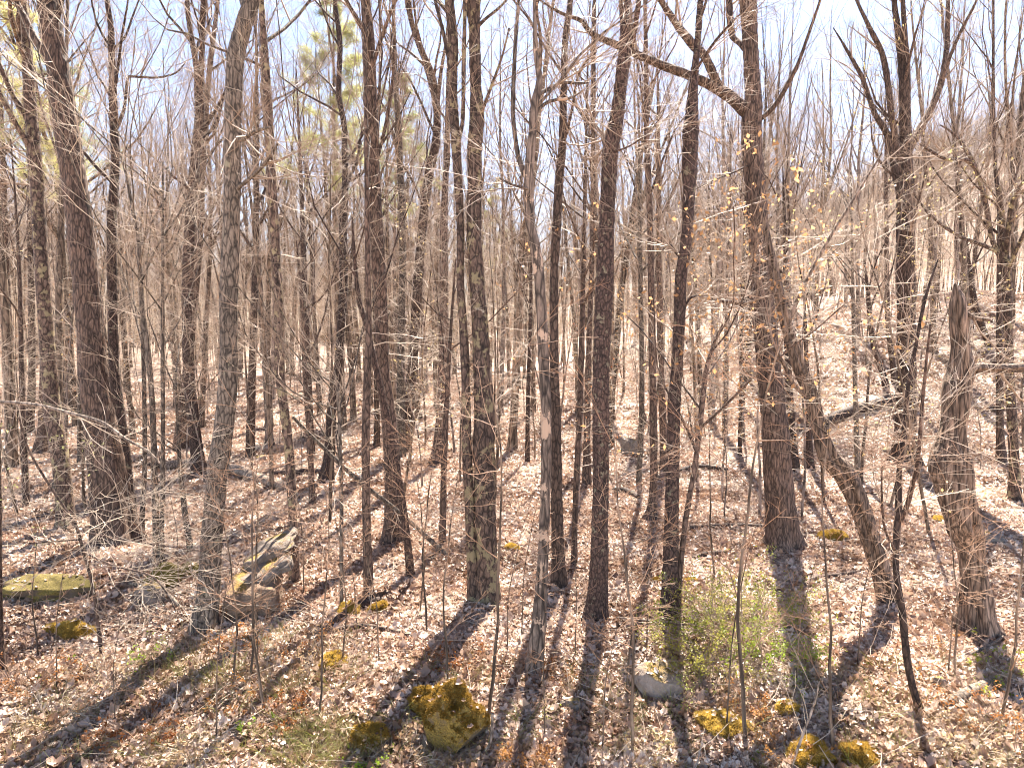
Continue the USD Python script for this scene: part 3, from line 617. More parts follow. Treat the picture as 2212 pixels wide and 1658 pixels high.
hero(B, 'slim tree forking into spreading stems, at the right edge behind the snag', 'the forking tree', C, 'lichen', 'fine', 12,
     [(2160, 400, 8), (2163, 450, 10), (2166, 520, 14), (2171, 575, 22), (2176, 650, 19), (2178, 700, 18), (2183, 830, 18), (2188, 930, 19), (2191, 1030, 22), (2192, 1087, 34)],
     limbs=[[(2168, 565, 11), (2146, 525, 10), (2126, 425, 11), (2106, 360, 10), (2081, 315, 8), (2061, 290, 6), (2030, 270, 4)], [(2174, 560, 11), (2178, 500, 11), (2191, 425, 9), (2215, 385, 7)], [(2106, 362, 8), (2085, 345, 8), (2050, 345, 7), (2000, 320, 6), (1985, 310, 4)]], crown=0.5, low=5, crown_from=0.7)
hero(B, 'thin straight companion left of the forking tree at the right edge', 'the forking tree', C, 'brown', 'fine', 14,
     [(2146, 0, 4), (2148, 350, 8), (2158, 450, 10), (2161, 575, 13), (2160, 700, 14), (2158, 830, 15), (2160, 930, 16), (2163, 1008, 26)])
hero('sapling', 'dark forked sapling curving up from the right foreground', 'the dark forked sapling', 'sapling', 'dark', 'smooth', 6,
     [(2030, 560, 3), (2001, 650, 7), (1981, 750, 8), (1966, 830, 9), (1956, 930, 11), (1945, 1030, 12), (1944, 1100, 15), (1940, 1150, 15), (1937, 1205, 14), (1951, 1330, 15), (1961, 1430, 16), (1981, 1515, 18), (1992, 1545, 20)],
     limbs=[[(1945, 1125, 11), (1960, 1090, 11), (1970, 1050, 10), (1981, 1005, 9), (1996, 830, 6), (2010, 700, 4)], [(1938, 1190, 6), (1920, 1165, 5), (1908, 1120, 5), (1906, 1000, 3)]], crown=0, low=9, lowlen=(0.4, 1.1), buds='bud', bud_n=60)
# middle distance
NFRONT = len(HEROES)
mid = [
 ('brown bare tree with a wide dark foot behind the leftmost big trunk', 'brown', [(60, 0, 12), (80, 300, 18), (95, 600, 22), (100, 850, 24), (98, 930, 28), (97, 982, 42)]),
 ('slim bare tree nearest the left edge, in the shaded back wood', 'brown', [(0, 100, 8), (12, 500, 12), (20, 800, 15), (25, 937, 20)]),
 ('slim bare tree second from the left edge, in the shaded back wood', 'dark', [(60, 200, 6), (66, 500, 11), (70, 830, 14), (64, 938, 20)]),
 ('thin tree just left of the leftmost big trunk, in open leaf litter', 'brown', [(20, 300, 4), (42, 600, 8), (50, 830, 11), (57, 1097, 16)]),
 ('thin grey tree between the two big left trunks', 'grey', [(150, 200, 5), (165, 500, 9), (172, 830, 12), (176, 1005, 17)]),
 ('thin dark stem left of the slender tree, leaning right a little', 'dark', [(640, 150, 5), (655, 500, 10), (665, 800, 13), (672, 985, 18)]),
 ('thin bare tree right of the dead trunk with bare wood', 'brown', [(1270, 100, 5), (1262, 500, 10), (1252, 880, 14), (1243, 1080, 13), (1240, 1226, 17)]),
 ('thin bare tree with a dark foot, third behind the dead trunk with bare wood', 'brown', [(1285, 0, 6), (1280, 500, 11), (1268, 900, 14), (1267, 1052, 24)]),
 ('slim brown tree with a swollen dark foot between mottled and reddish trunks', 'brown', [(1393, 0, 7), (1398, 300, 12), (1405, 500, 13), (1408, 750, 14), (1411, 900, 15), (1411, 1050, 16), (1408, 1100, 22), (1405, 1130, 42)]),
 ('straight brown tree close left of the reddish straight trunk, farther back', 'brown', [(1420, 100, 7), (1424, 500, 13), (1428, 800, 15), (1432, 900, 17), (1436, 1022, 26)]),
 ('thin tree in the gap right of the mottled trunk with a stub', 'grey', [(1380, 200, 6), (1384, 600, 11), (1387, 850, 12), (1380, 1052, 15)]),
 ('very thin dark tree left of the dead trunk with bare wood', 'dark', [(1150, 450, 3), (1145, 700, 7), (1140, 880, 9), (1139, 1004, 12)]),
 ('thin tree standing between the reddish trunk and the oak', 'brown', [(1580, 250, 5), (1572, 600, 9), (1567, 830, 10), (1566, 942, 14)]),
 ('second thin tree between the reddish trunk and the oak, nearer the oak', 'dark', [(1612, 350, 4), (1606, 600, 7), (1600, 850, 8), (1598, 985, 11)]),
 ('dark tree partly hidden on the right side of the oak', 'dark', [(1690, 350, 8), (1698, 600, 12), (1704, 800, 15), (1712, 950, 18), (1716, 1020, 26)]),
 ('short dark trunk just left of the twisted leaning tree bend', 'dark', [(1735, 550, 6), (1742, 780, 10), (1747, 930, 13), (1748, 1016, 24)]),
 ('thin grey tree behind the bend of the twisted leaning tree', 'grey', [(1838, 350, 5), (1845, 700, 9), (1850, 930, 12), (1852, 1030, 15)]),
 ('dark slanting trunk up the slope left of the shaggy snag', 'dark', [(2088, 500, 6), (2096, 600, 10), (2112, 680, 12), (2135, 750, 14)]),
 ('dark slanting trunk up the slope right of the oak', 'dark', [(1868, 560, 5), (1876, 650, 9), (1886, 740, 11), (1913, 838, 15)]),
 ('slim straight tree up the slope beside the many-limbed budding tree', 'brown', [(1912, 200, 5), (1914, 500, 9), (1918, 700, 11), (1932, 830, 13)]),
 ('bare brown tree halfway between the grey leaning trunk and the blotched tree', 'brown', [(556, 100, 8), (552, 500, 13), (546, 800, 16), (541, 990, 22)]),
 ('young grey stem close right of the kinked grey sapling', 'grey', [(352, 350, 4), (352, 700, 8), (351, 1005, 10), (350, 1222, 13)]),
 ('young grey stem close left of the kinked grey sapling', 'grey', [(300, 500, 4), (310, 800, 9), (312, 1000, 10), (307, 1162, 13)]),
 ('short leaning pole-like sapling left of the grey leaning trunk', 'grey', [(380, 800, 4), (390, 1000, 9), (399, 1095, 12), (412, 1202, 15)]),
 ('slim tree leaning right behind the blotched tree by the boulder', 'brown', [(640, 520, 4), (655, 700, 9), (660, 830, 11), (670, 960, 12), (674, 1062, 14), (676, 1092, 16)]),
 ('tall thin stem crossing the leaning pole left of the mossy log', 'grey', [(722, 800, 4), (732, 900, 8), (737, 1050, 9), (738, 1320, 10)]),
]
for k, (lb, mk, pts) in enumerate(mid):
    hero('young_tree' if pts[-1][2] < 19 else B, lb, lb.split(',')[0], 'tree', mk, 'fine', 11 + (k * 7) % 6, pts, crown=0.8 if pts[0][1] < 300 else 0.6, low=7, crown_from=0.5, lowlen=(0.5, 1.6), twigm='twig_pale' if k % 3 == 0 else 'twig')
NMAIN = len(HEROES)
hero(B, 'blurred dark trunk cut off by the left edge of the clearing', 'the trunk at the left edge', C, 'dark', 'plate', 14,
     [(-22, 0, 14), (-12, 600, 18), (-6, 1000, 20), (-5, 1300, 22), (-4, 1465, 30)], low=2)

# ------------------------------------------------------------------ kinds of woodland trees, defined once and referenced
def klass(name):
    p = stage.CreateClassPrim('/World/' + name)
    UsdGeom.Xform.Define(stage, p.GetPath()).GetPrim().SetSpecifier(Sdf.SpecifierClass)
    return stage.GetPrimAtPath('/World/' + name)

def wood_tree(name, seed, H, r, mk, fork=False, lean=0.04, crown_from=0.4, dense=1.0, buds=False, tw='twig'):
    rng = np.random.default_rng(seed)
    t = klass(name)
    n = 22
    d, p, P = np.array([0, 0, 1.0]), np.array([0, 0, -0.2]), []
    sway = rng.normal(size=2) * lean
    for s in range(n):
        P.append(p.copy())
        d = unit(d + np.append(rng.normal(size=2) * 0.035 + (sway * 0.25 if s < 5 else -sway * 0.04), 0.06))
        p = p + d * (H + 0.2) / (n - 1)
    P = np.array(P)
    u = np.linspace(0, 1, n)
    R = r * ((1 - u) ** 0.85 * 0.95 + 0.05) * (1 + 0.6 * np.exp(-u * H / 0.25))
    Q, RQ = smooth_path(P, R, 0.25)
    part(t, 'trunk', trunk_mesh(rng, Q[::-1], RQ[::-1], 'plate', False), M[mk])
    tw_ = MB()
    i0 = int(crown_from * n)
    cp, cr = P[i0:], R[i0:]
    n1 = int(13 * dense)
    p1, r1 = spawn(rng, cp[None], cr[None], n1, (0, 0.97), (25, 58), (0.16 * H, 0.30 * H), 0.55, 8, 0.11, 0.12, 0.010, absolute=True, tip=0.2)
    if fork:
        f1, fr = spawn(rng, P[None, int(n * 0.3):], R[None, int(n * 0.3):], 2, (0, 0.25), (14, 26), (0.5 * H, 0.6 * H), 0.75, 8, 0.05, 0.08, 0.02, absolute=True, tip=0.2)
        p1, r1 = np.concatenate([p1, f1]), np.concatenate([r1, fr])
    p2, r2 = spawn(rng, p1, r1, 6, (0.12, 0.98), (28, 62), (0.3, 0.55), 0.5, 6, 0.16, 0.09, 0.0045)
    p3, r3 = spawn(rng, p2, r2, 5, (0.1, 1.0), (25, 58), (0.35, 0.65), 0.55, 4, 0.18, 0.07, 0.003)
    p4, r4 = spawn(rng, p3, r3, 3, (0.2, 1.0), (22, 52), (0.45, 0.8), 0.6, 3, 0.18, 0.05, 0.0024)
    lp, lr = spawn(rng, P[None], R[None], 9, (0.08, 0.5), (55, 95), (0.7, 2.2), 0.3, 6, 0.15, 0.02, 0.004, flat=0.4, absolute=True, rmax=0.010)
    l2, l2r = spawn(rng, lp, lr, 5, (0.2, 1), (25, 60), (0.35, 0.6), 0.5, 4, 0.15, 0.02, 0.0025, flat=0.4)
    for b in range(min(len(p1), 18)):
        part(t, 'branch', tubes(p1[b:b + 1], r1[b:b + 1], 5), M[mk])
    for a_, b_, k in ((p2, r2, 4), (p3, r3, 3), (p4, r4, 3)):
        tw_.add(*tubes(a_, b_, k))
    part(t, 'crown', tw_.get(), M[tw], True, kind='stuff')
    part(t, 'low_twigs', MB().add(*tubes(lp, lr, 4)).add(*tubes(l2, l2r, 3)).get(), M['twig_pale'], True, kind='stuff')
    if buds:
        e = p4[rng.permutation(len(p4))[:700], -1]
        part(t, 'leaves', leaves(rng, e, rng.uniform(0.045, 0.075, len(e)), 0.8, 0.5, True), M['bud'], True, kind='stuff')
    return t.GetPath()

KINDS = [
 (wood_tree('grey_tree_kind', 1, 17, 0.15, 'far_grey'), 'tall grey bare tree'),
 (wood_tree('brown_tree_kind', 2, 18, 0.17, 'far'), 'tall brown bare tree'),
 (wood_tree('dark_tree_kind', 3, 16, 0.14, 'far_dark', lean=0.06), 'dark-barked bare tree'),
 (wood_tree('forked_tree_kind', 4, 17, 0.17, 'far', fork=True), 'forked brown bare tree'),
 (wood_tree('slim_tree_kind', 5, 13, 0.075, 'far', lean=0.07, dense=0.8), 'slim brown bare tree'),
 (wood_tree('slim_grey_tree_kind', 6, 11, 0.06, 'far_grey', lean=0.08, dense=0.7, tw='twig_pale'), 'slim pale grey young tree'),
 (wood_tree('budding_tree_kind', 7, 15, 0.12, 'far', buds=True, tw='twig_red'), 'bare tree with yellow buds'),
 (wood_tree('wide_tree_kind', 8, 18, 0.2, 'far_dark', fork=True, crown_from=0.35, dense=1.2), 'broad dark forked tree'),
]

def sapling_kind(name, seed, H, r, mk, leafmat=None, nleaf=120, n1=12, flat=0.25, tw='twig_pale'):
    rng = np.random.default_rng(seed)
    t = klass(name)
    n = 14
    d, p, P = unit(np.append(rng.normal(size=2) * 0.08, 1.0)), np.array([0, 0, -0.1]), []
    for s in range(n):
        P.append(p.copy())
        d = unit(d + np.append(rng.normal(size=2) * 0.07, 0.05))
        p = p + d * (H + 0.1) / (n - 1)
    P = np.array(P)
    R = r * (np.linspace(1, 0.2, n))
    Q, RQ = smooth_path(P, R, 0.12)
    part(t, 'stem', tubes(Q[None], RQ[None], 6), M[mk])
    b1, r1 = spawn(rng, P[None], R[None], n1, (0.2, 0.98), (45, 80), (0.18 * H, 0.36 * H), 0.5, 7, 0.085, 0.01, 0.0028, flat=flat, absolute=True, tip=0.3)
    b2, r2 = spawn(rng, b1, r1, 6, (0.15, 0.98), (28, 60), (0.3, 0.6), 0.6, 5, 0.09, 0.0, 0.002, flat=flat)
    b3, r3 = spawn(rng, b2, r2, 4, (0.2, 1.0), (25, 55), (0.35, 0.6), 0.7, 3, 0.1, 0.0, 0.0015, flat=flat)
    m = MB()
    for a_, b_, k in ((b1, r1, 4), (b2, r2, 3), (b3, r3, 3)):
        m.add(*tubes(a_, b_, k))
    part(t, 'twigs', m.get(), M[tw], True, kind='stuff')
    if leafmat:
        e = np.concatenate([b3[:, -1], b2[:, -1]])
        e = e[rng.permutation(len(e))[:nleaf]]
        part(t, 'leaves', leaves(rng, e, rng.uniform(0.035, 0.06, len(e)), 0.7, 0.5, True), M[leafmat], True, kind='stuff')
    return t.GetPath()

SAPS = [
 (sapling_kind('sapling_kind', 31, 4.5, 0.022, 'far_grey'), 'twiggy grey sapling'),
 (sapling_kind('tall_sapling_kind', 32, 6.5, 0.032, 'far', n1=18), 'tall twiggy brown sapling'),
 (sapling_kind('beech_sapling_kind', 33, 4.2, 0.025, 'far_grey', 'beech', 300, 16, 0.15), 'sapling holding dry orange leaves'),
 (sapling_kind('budding_sapling_kind', 34, 5.5, 0.028, 'far', 'bud', 240, 18, 0.4), 'sapling speckled with yellow buds'),
 (sapling_kind('small_sapling_kind', 35, 2.4, 0.013, 'far', None, 0, 9, 0.5, 'twig_red'), 'small reddish sapling'),
 (sapling_kind('whip_kind', 36, 1.7, 0.009, 'far', None, 0, 5, 0.7, 'twig_red'), 'thin upright reddish shoot'),
]

order = sorted([(x, s) for x, y, s in HEROES[:NFRONT] if s not in ('its brown neighbour', 'the tree behind it', 'the dark slim trunk')])
def between(px):
    xs = [o[0] for o in order]
    k = int(np.searchsorted(xs, px))
    if k == 0:
        return f'left of {order[0][1]}'
    if k == len(order):
        return f'right of {order[-1][1]}'
    a_, b_ = order[k - 1][1], order[k][1]
    near_ = 'nearer the former' if px - xs[k - 1] < xs[k] - px else 'nearer the latter'
    return f'just in line with {a_}' if a_ == b_ else f'between {a_} and {b_}, {near_}'

def place(name, kind, x, y, rz, sc, cat, where=None):
    path, look = kind
    z = float(terrain(x, y))
    px = float(project([x, y, z + 1])[0])
    label = f'{look} {where or between(px)}'
    if len(label.split()) > 16:
        label = label.replace('far back ', '').replace('halfway back ', '')
    if len(label.split()) > 16:
        label = label.split(', near')[0]
    t = thing(name, (x, y, z), label, cat, None, rz, sc)
    t.GetReferences().AddInternalReference(path)
    t.SetInstanceable(True)
    placed.append((t, label))
    spots.append((x, y))
    return t
placed = []

rw = np.random.default_rng(77)
def free(x, y, d):
    s = np.array(spots)
    return np.min(np.hypot(s[:, 0] - x, s[:, 1] - y)) > d

# trees of the middle and back wood that show singly
count = 0
tries = 0
while count < 295 and tries < 9000:
    tries += 1
    r = math.sqrt(rw.uniform(17 ** 2, 62 ** 2))
    a = math.radians(rw.uniform(-41, 41))
    x, y = math.sin(a) * r, math.cos(a) * r
    if r < 26 and rw.random() < 0.45:
        continue
    if a > math.radians(24) and rw.random() < 0.5:
        continue
    if not free(x, y, 1.15 if r < 30 else 1.3):
        continue
    k = rw.choice(8, p=[.11, .12, .11, .06, .29, .23, .05, .03])
    s = rw.uniform(0.8, 1.12)
    far = 'far back ' if r > 42 else 'halfway back ' if r > 28 else ''
    place('woodland_tree', KINDS[k], x, y, rw.uniform(0, 360), (s * 0.8, s * 0.8, s), 'tree', far + between(float(project([x, y, 2.0])[0])))
    count += 1

# saplings of the understorey
def near_kind(r, right):
    return rw.choice(4, p=[.28, .24, .15, .33] if right else [.4, .36, .16, .08])
count = tries = 0
while count < 135 and tries < 9000:
    tries += 1
    r = rw.uniform(13.5 ** 1.5, 46 ** 1.5) ** (1 / 1.5)
    a = math.radians(rw.uniform(-40, 40))
    x, y = math.sin(a) * r, math.cos(a) * r
    if not free(x, y, 0.6) or (a > math.radians(20) and rw.random() < 0.5):
        continue
    k = near_kind(r, a > math.radians(6))
    s = rw.uniform(0.75, 1.25)
    place('sapling', SAPS[k], x, y, rw.uniform(0, 360), (s, s, s), 'sapling', ('far back ' if r > 26 else '') + between(float(project([x, y, 2.0])[0])))
    count += 1

# leafing saplings that stand out right of the centre
for (px, py, k, s, where) in [(1640, 1120, 2, 1.35, 'left of the oak, just before it'), (1560, 1080, 2, 1.3, 'right of the reddish trunk'), (1735, 1130, 2, 1.2, 'between the oak and the leaning tree'), (1250, 1100, 2, 1.0, 'right behind the dead trunk'),
    (1780, 1090, 3, 1.3, 'above the bend of the leaning tree'), (1850, 1150, 3, 1.35, 'right of the leaning tree'), (1920, 1100, 3, 1.2, 'before the budding tree'), (2010, 1160, 3, 1.3, 'left of the shaggy snag'), (1700, 1060, 3, 1.2, 'right behind the oak'), (40, 1120, 3, 1.2, 'before the leftmost trunk')]:
    p = ground(px, py)
    place('sapling', SAPS[k], p[0], p[1], rw.uniform(0, 360), (s, s, s), 'sapling', where)

# single small saplings and shoots in the foreground, where the photograph shows them
for (px, py, k, s, where) in [
    (500, 1500, 4, 1.0, 'below the layered boulder'), (540, 1480, 4, 1.1, 'right below the layered boulder'), (575, 1545, 4, 1.25, 'below the blotched tree, nearest the camera'), (560, 1420, 5, 1.0, 'in front of the layered boulder'),
    (737, 1440, 4, 0.9, 'left of the mossy log'), (775, 1400, 5, 1.0, 'beside the mossy log'), (925, 1375, 4, 1.2, 'left of the centre pair'), (905, 1330, 4, 1.0, 'before the twisting thin tree'),
    (970, 1480, 4, 1.15, 'above the big mossy boulder'), (1052, 1560, 4, 1.5, 'beside the big mossy boulder, right of it'), (1095, 1420, 5, 1.0, 'right of the centre pair'), (1125, 1380, 5, 1.1, 'left of the dead trunk'),
    (1240, 1420, 5, 0.9, 'left of the mottled trunk'), (1350, 1500, 4, 1.0, 'left of the pale low boulder'), (1365, 1620, 4, 1.3, 'below the pale low boulder'), (1545, 1250, 4, 1.3, 'before the green shrubs'),
    (1615, 1605, 4, 1.7, 'right of the reddish trunk, tallest in front'), (1565, 1590, 5, 1.2, 'beside the yellow moss mound'), (1800, 1630, 4, 1.3, 'at the lower right by yellow moss'), (1720, 1480, 5, 1.0, 'on the oak shadow'),
    (1850, 1440, 5, 1.1, 'left of the dark forked sapling'), (2060, 1470, 4, 1.0, 'before the shaggy snag'), (2045, 1465, 5, 1.1, 'at the foot of the shaggy snag'), (2160, 1560, 4, 1.2, 'in the lower right corner'),
    (85, 1420, 4, 0.9, 'at the far left'), (120, 1500, 5, 1.0, 'in the lower left leaf litter'), (330, 1240, 4, 1.2, 'by the mossy rock at left'), (385, 1280, 5, 1.2, 'left of the grey leaning trunk'),
    (1180, 1600, 5, 1.0, 'in the shadow right of the mossy boulder'), (690, 1560, 4, 1.0, 'above the small mossy rock'), (655, 1290, 5, 1.2, 'right of the blotched tree'), (1400, 1395, 5, 1.0, 'before the pale low boulder'),
    (1300, 1630, 5, 0.9, 'at the lower middle edge'), (820, 1440, 5, 1.0, 'under the slender tree'), (465, 1600, 5, 1.0, 'low in the left foreground'), (250, 1560, 5, 0.8, 'in the open litter at lower left')]:
    p = ground(px, py)
    place('sapling' if k == 4 else 'shoot', SAPS[k], p[0], p[1], rw.uniform(0, 360), (s, s, s), 'sapling' if k == 4 else 'shoot', where)

# labels that nothing tells apart become groups
seen = {}
for t, lb in placed:
    seen.setdefault(lb, []).append(t)
for lb, ts in seen.items():
    for t in ts:
        if len(ts) > 1:
            tag(t, group=lb + ', alike')

# the wood beyond, which reads as one mass
def tree_proto(root, k):
    p = stage.DefinePrim(f'{root}/wood_tree_{k:03d}', 'Xform')
    p.GetReferences().AddInternalReference(KINDS[k][0])
    return p.GetPath()
n = 1900
r = np.sqrt(rw.uniform(60 ** 2, 215 ** 2, n)); a = np.radians(rw.uniform(-50, 22 + 24 * rw.random(n) ** 2, n))
x, y = np.sin(a) * r, np.cos(a) * r
sc = rw.uniform(0.8, 1.15, n)[:, None] * np.ones(3)
instancer('distant_wood', [tree_proto] * 8, np.stack([x, y, terrain(x, y)], -1), rw.integers(0, 8, n), yaw_quat(rw.uniform(0, 6.28, n)), sc, 'mass of bare trees far behind the single trunks', 'wood')
n = 3000
r = np.sqrt(rw.uniform(140 ** 2, 340 ** 2, n)); a = np.radians(rw.uniform(12, 58, n))
x, y = np.sin(a) * r, np.cos(a) * r
sc = rw.uniform(0.7, 1.05, n)[:, None] * np.ones(3)
instancer('hillside_wood', [tree_proto] * 8, np.stack([x, y, terrain(x, y)], -1), rw.integers(0, 8, n), yaw_quat(rw.uniform(0, 6.28, n)), sc, 'bare wood covering the pinkish hill at far right', 'wood')

def brush_proto(root, k):
    p = stage.DefinePrim(f'{root}/brush_{k:03d}', 'Xform')
    p.GetReferences().AddInternalReference(SAPS[k][0])
    return p.GetPath()
n = 1300
r = rw.uniform(44 ** 1.5, 130 ** 1.5, n) ** (1 / 1.5); a = np.radians(rw.uniform(-46, 46, n))
x, y = np.sin(a) * r, np.cos(a) * r
sc = rw.uniform(0.8, 1.5, n)[:, None] * np.ones(3)
instancer('distant_brush', [brush_proto] * 4, np.stack([x, y, terrain(x, y)], -1), rw.choice(4, n, p=[.36, .36, .12, .16]), yaw_quat(rw.uniform(0, 6.28, n)), sc, 'haze of twiggy brush among the far trees', 'brush')

# ------------------------------------------------------------------ pines
def pine(px, depth, H, r, label, seed, dense=1.0, start=0.4, zs=1.0, blen=(1.2, 2.8)):
    rng = np.random.default_rng(seed)
    x = (px - CX) / F * depth
    foot = np.array([x, depth, float(terrain(x, depth))])
    t = thing('pine_tree', foot, label, 'pine tree')
    n = 16
    P = np.stack([0.15 * np.sin(np.linspace(0, 3, n) + seed), 0 * np.arange(n), np.linspace(-0.2, H, n)], -1)
    R = r * np.linspace(1, 0.08, n)
    Q, RQ = smooth_path(P, R, 0.25)
    part(t, 'trunk', trunk_mesh(rng, Q[::-1], RQ[::-1], 'plate', False), M['far'])
    b1, r1 = spawn(rng, P[None], R[None], int(38 * dense), (start, 0.99), (60, 95), blen, 0.35, 7, 0.09, 0.03, 0.012, flat=0.3, absolute=True, tip=0.3, rmax=0.03)
    zt = (b1[:, 0, 2] / H - start) / (1 - start)
    k_ = np.clip(1.15 - zt, 0.2, 1)[:, None, None]
    b1 = b1[:, :1] + (b1 - b1[:, :1]) * k_
    b2, r2 = spawn(rng, b1, r1, 6, (0.3, 1.0), (25, 60), (0.25, 0.45), 0.5, 4, 0.12, 0.05, 0.005, flat=0.5)
    m = MB().add(*tubes(b1, r1, 4)).add(*tubes(b2, r2, 3))
    part(t, 'branches', m.get(), M['twig'], True, kind='stuff')
    tips = np.concatenate([b2[:, -1], b2[:, 2], b1[:, -1], b1[:, -2]])
    nn = 30
    base = np.repeat(tips, nn, 0)
    d = unit(rng.normal(size=base.shape) * [1, 1, 0.7] + [0, 0, 0.25])
    L = rng.uniform(0.13, 0.26, len(base))[:, None]
    s = unit(np.cross(d, rng.normal(size=base.shape))) * 0.008
    b = base + rng.normal(size=base.shape) * 0.07
    V = np.stack([b - s, b + s, b + d * L], 1).reshape(-1, 3)
    part(t, 'needles', (V, np.arange(len(V)).reshape(-1, 3)), M['pine'], False, kind='stuff')
pine(5, 19, 15, 0.16, 'yellowish pine crown behind the leftmost trunks, at the left edge', 1, 1.7, 0.5, blen=(1.4, 2.6))
pine(150, 27, 15, 0.14, 'small yellowish pine between the two big left trunks', 2, 0.6, 0.6)
pine(738, 27, 17.5, 0.16, 'tall wispy pine behind the dark crooked tree', 3, 1.5, 0.55, blen=(1.2, 2.7))
pine(868, 34, 16, 0.15, 'wispy yellow-green pine behind the flared brown trunk', 4, 1.1, 0.55)
pine(1068, 62, 16, 0.15, 'distant yellowish pine right of the centre pair', 5, 0.8, 0.5)
pine(2010, 205, 13, 0.15, 'dark evergreen on the hill crest behind the many-limbed tree', 6, 0.8, 0.25)
pine(2150, 200, 13, 0.15, 'dark evergreen on the hill crest at the right edge', 7, 0.8, 0.25)

# ------------------------------------------------------------------ rocks
def rock(px, py, w, h, mk, label, seed, name='boulder', cat='boulder', flat=1.0, rough=0.42, deep=0.8, sub=4, layers=0.0, sink=0.33, tilt=0.0):
    """A rock whose visible foot is at (px, py) and which shows w x h pixels."""
    rng = np.random.default_rng(seed)
    g0 = ground(px, py)
    dep = g0[1]
    W, Hh = w / F * dep / 2, h / F * dep * 0.9
    m = trimesh.creation.icosphere(subdivisions=sub)
    v = np.array(m.vertices)
    d = meshkit.fbm(v * 1.5 + seed * 3.1, 3, seed) - 0.5
    v = v * (1 + rough * 2 * d)[:, None]
    for _ in range(11):
        pn = unit(rng.normal(size=3) + [0, 0, 0.15])
        over = np.maximum(v @ pn - rng.uniform(0.62, 0.95), 0)
        v = v - 0.93 * over[:, None] * pn
    v = v * (1 + 0.10 * (meshkit.fbm(v * 4 + seed, 3, seed + 5) - 0.5))[:, None]
    if layers:
        z = v[:, 2] + 0.25 * v[:, 0]
        v[:, :2] *= (1 - layers * (np.abs((z * 3.2) % 1 - 0.5) < 0.1))[:, None]
    if mk == 'moss':
        v = v * (1 + 0.55 * (meshkit.fbm(v * 2.3 + seed * 1.7, 3, seed + 2) - 0.5) + 0.16 * (meshkit.fbm(v * 9 + seed, 2, seed + 3) - 0.5))[:, None]
    v[:, 2] += tilt * v[:, 0]
    v = v * [W, W * deep, Hh / (1 - 0 + 1 - 2 * sink) ]
    c = np.array([g0[0], g0[1] + W * deep * 0.75, 0])
    c[2] = terrain(c[0], c[1])
    off = [0, 0, -v[:, 2].min() * (1 - 2 * sink)]
    t = thing(name, c, label, cat)
    v = v + off
    part(t, 'stone' if mk not in ('moss',) else 'cushion', (v, m.faces), M[mk], True)
    fuzz(rng, t, v, m.faces, {'moss': 0.0, 'mossy': 0.15, 'darkmoss': 2.0}.get(mk, 2.0), dep)
    up_ = np.nonzero(unit(np.cross(v[m.faces[:, 1]] - v[m.faces[:, 0]], v[m.faces[:, 2]] - v[m.faces[:, 0]]))[:, 2] > 0.45)[0]
    if w > 40 and len(up_):
        k_ = rng.choice(up_, min(len(up_), int(w / 7)))
        part(t, 'leaf_scatter', leaves(rng, v[m.faces[k_]].mean(1) + [0, 0, 0.012], rng.uniform(0.04, 0.09, len(k_)), 0.3, 0.7), M['litter'], True, kind='stuff')
    spots.append((c[0], c[1]))

def fuzz(rng, t, v, f, least, dep):
    """Short moss blades on the upward faces."""
    if least > 1:
        return
    tri = v[f]
    nrm = np.cross(tri[:, 1] - tri[:, 0], tri[:, 2] - tri[:, 0])
    ar = np.linalg.norm(nrm, axis=1)
    nrm = nrm / (ar[:, None] + 1e-12)
    w = ar * (nrm[:, 2] + 0.55 * (meshkit.noise(tri.mean(1) * 7, 3) - 0.5) > least)
    n = int(min(9000, 26000 * w.sum() / 2 + 200))
    k = rng.choice(len(f), n, p=w / w.sum())
    b = rng.dirichlet((1, 1, 1), n)
    p = (tri[k] * b[..., None]).sum(1)
    d = unit(nrm[k] + rng.normal(size=(n, 3)) * 0.55)
    L = rng.uniform(0.012, 0.035, n)[:, None]
    side = unit(np.cross(d, rng.normal(size=(n, 3)))) * 0.004
    V = np.stack([p - side, p + side, p + d * L], 1).reshape(-1, 3)
    part(t, 'moss', (V, np.arange(3 * n).reshape(-1, 3)), M['mossblade'], False, kind='stuff')

def slab_boulder(px, py, label):
    g0 = ground(px, py)
    t = thing('boulder', g0, label, 'boulder')
    u = g0[1] / F                                     # metres per pixel here
    def block(w, d, h, c, ry, rz, seed, name, mk):
        m = trimesh.creation.box((1, 1, 1))
        for _ in range(5):
            m = m.subdivide()
        v = np.array(m.vertices) * 2
        v = v / (np.abs(v) ** 4.5).sum(1, keepdims=True) ** (1 / 4.5) * 0.5
        v = v * [w, d, h]
        q = v + seed
        v = v + (np.stack([meshkit.fbm(q * 3.2, 3, seed + k) for k in range(3)], -1) - 0.5) * [0.26, 0.26, 0.16]
        v = v + unit(v) * ((meshkit.fbm(q * [5, 5, 26], 2, seed + 9) - 0.5) * 0.06)[:, None]
        R_ = trimesh.transformations.euler_matrix(0.18, ry, rz)[:3, :3]
        part(t, name, (v @ R_.T + c, m.faces), M[mk], True)
    block(112 * u, 0.75, 96 * u, np.array([-4 * u, 0.42, 34 * u]), -0.15, 0.2, 3, 'block', 'brownstone')
    block(120 * u, 0.85, 30 * u, np.array([-2 * u, 0.72, 92 * u]), -0.42, 0.1, 5, 'slab', 'stone')
    block(122 * u, 0.80, 28 * u, np.array([2 * u, 0.98, 118 * u]), -0.46, -0.05, 7, 'slab', 'stone')
    block(74 * u, 0.55, 30 * u, np.array([34 * u, 0.62, 104 * u]), -0.40, 0.3, 8, 'slab', 'stone')
    spots.append((g0[0], g0[1] + 0.6))

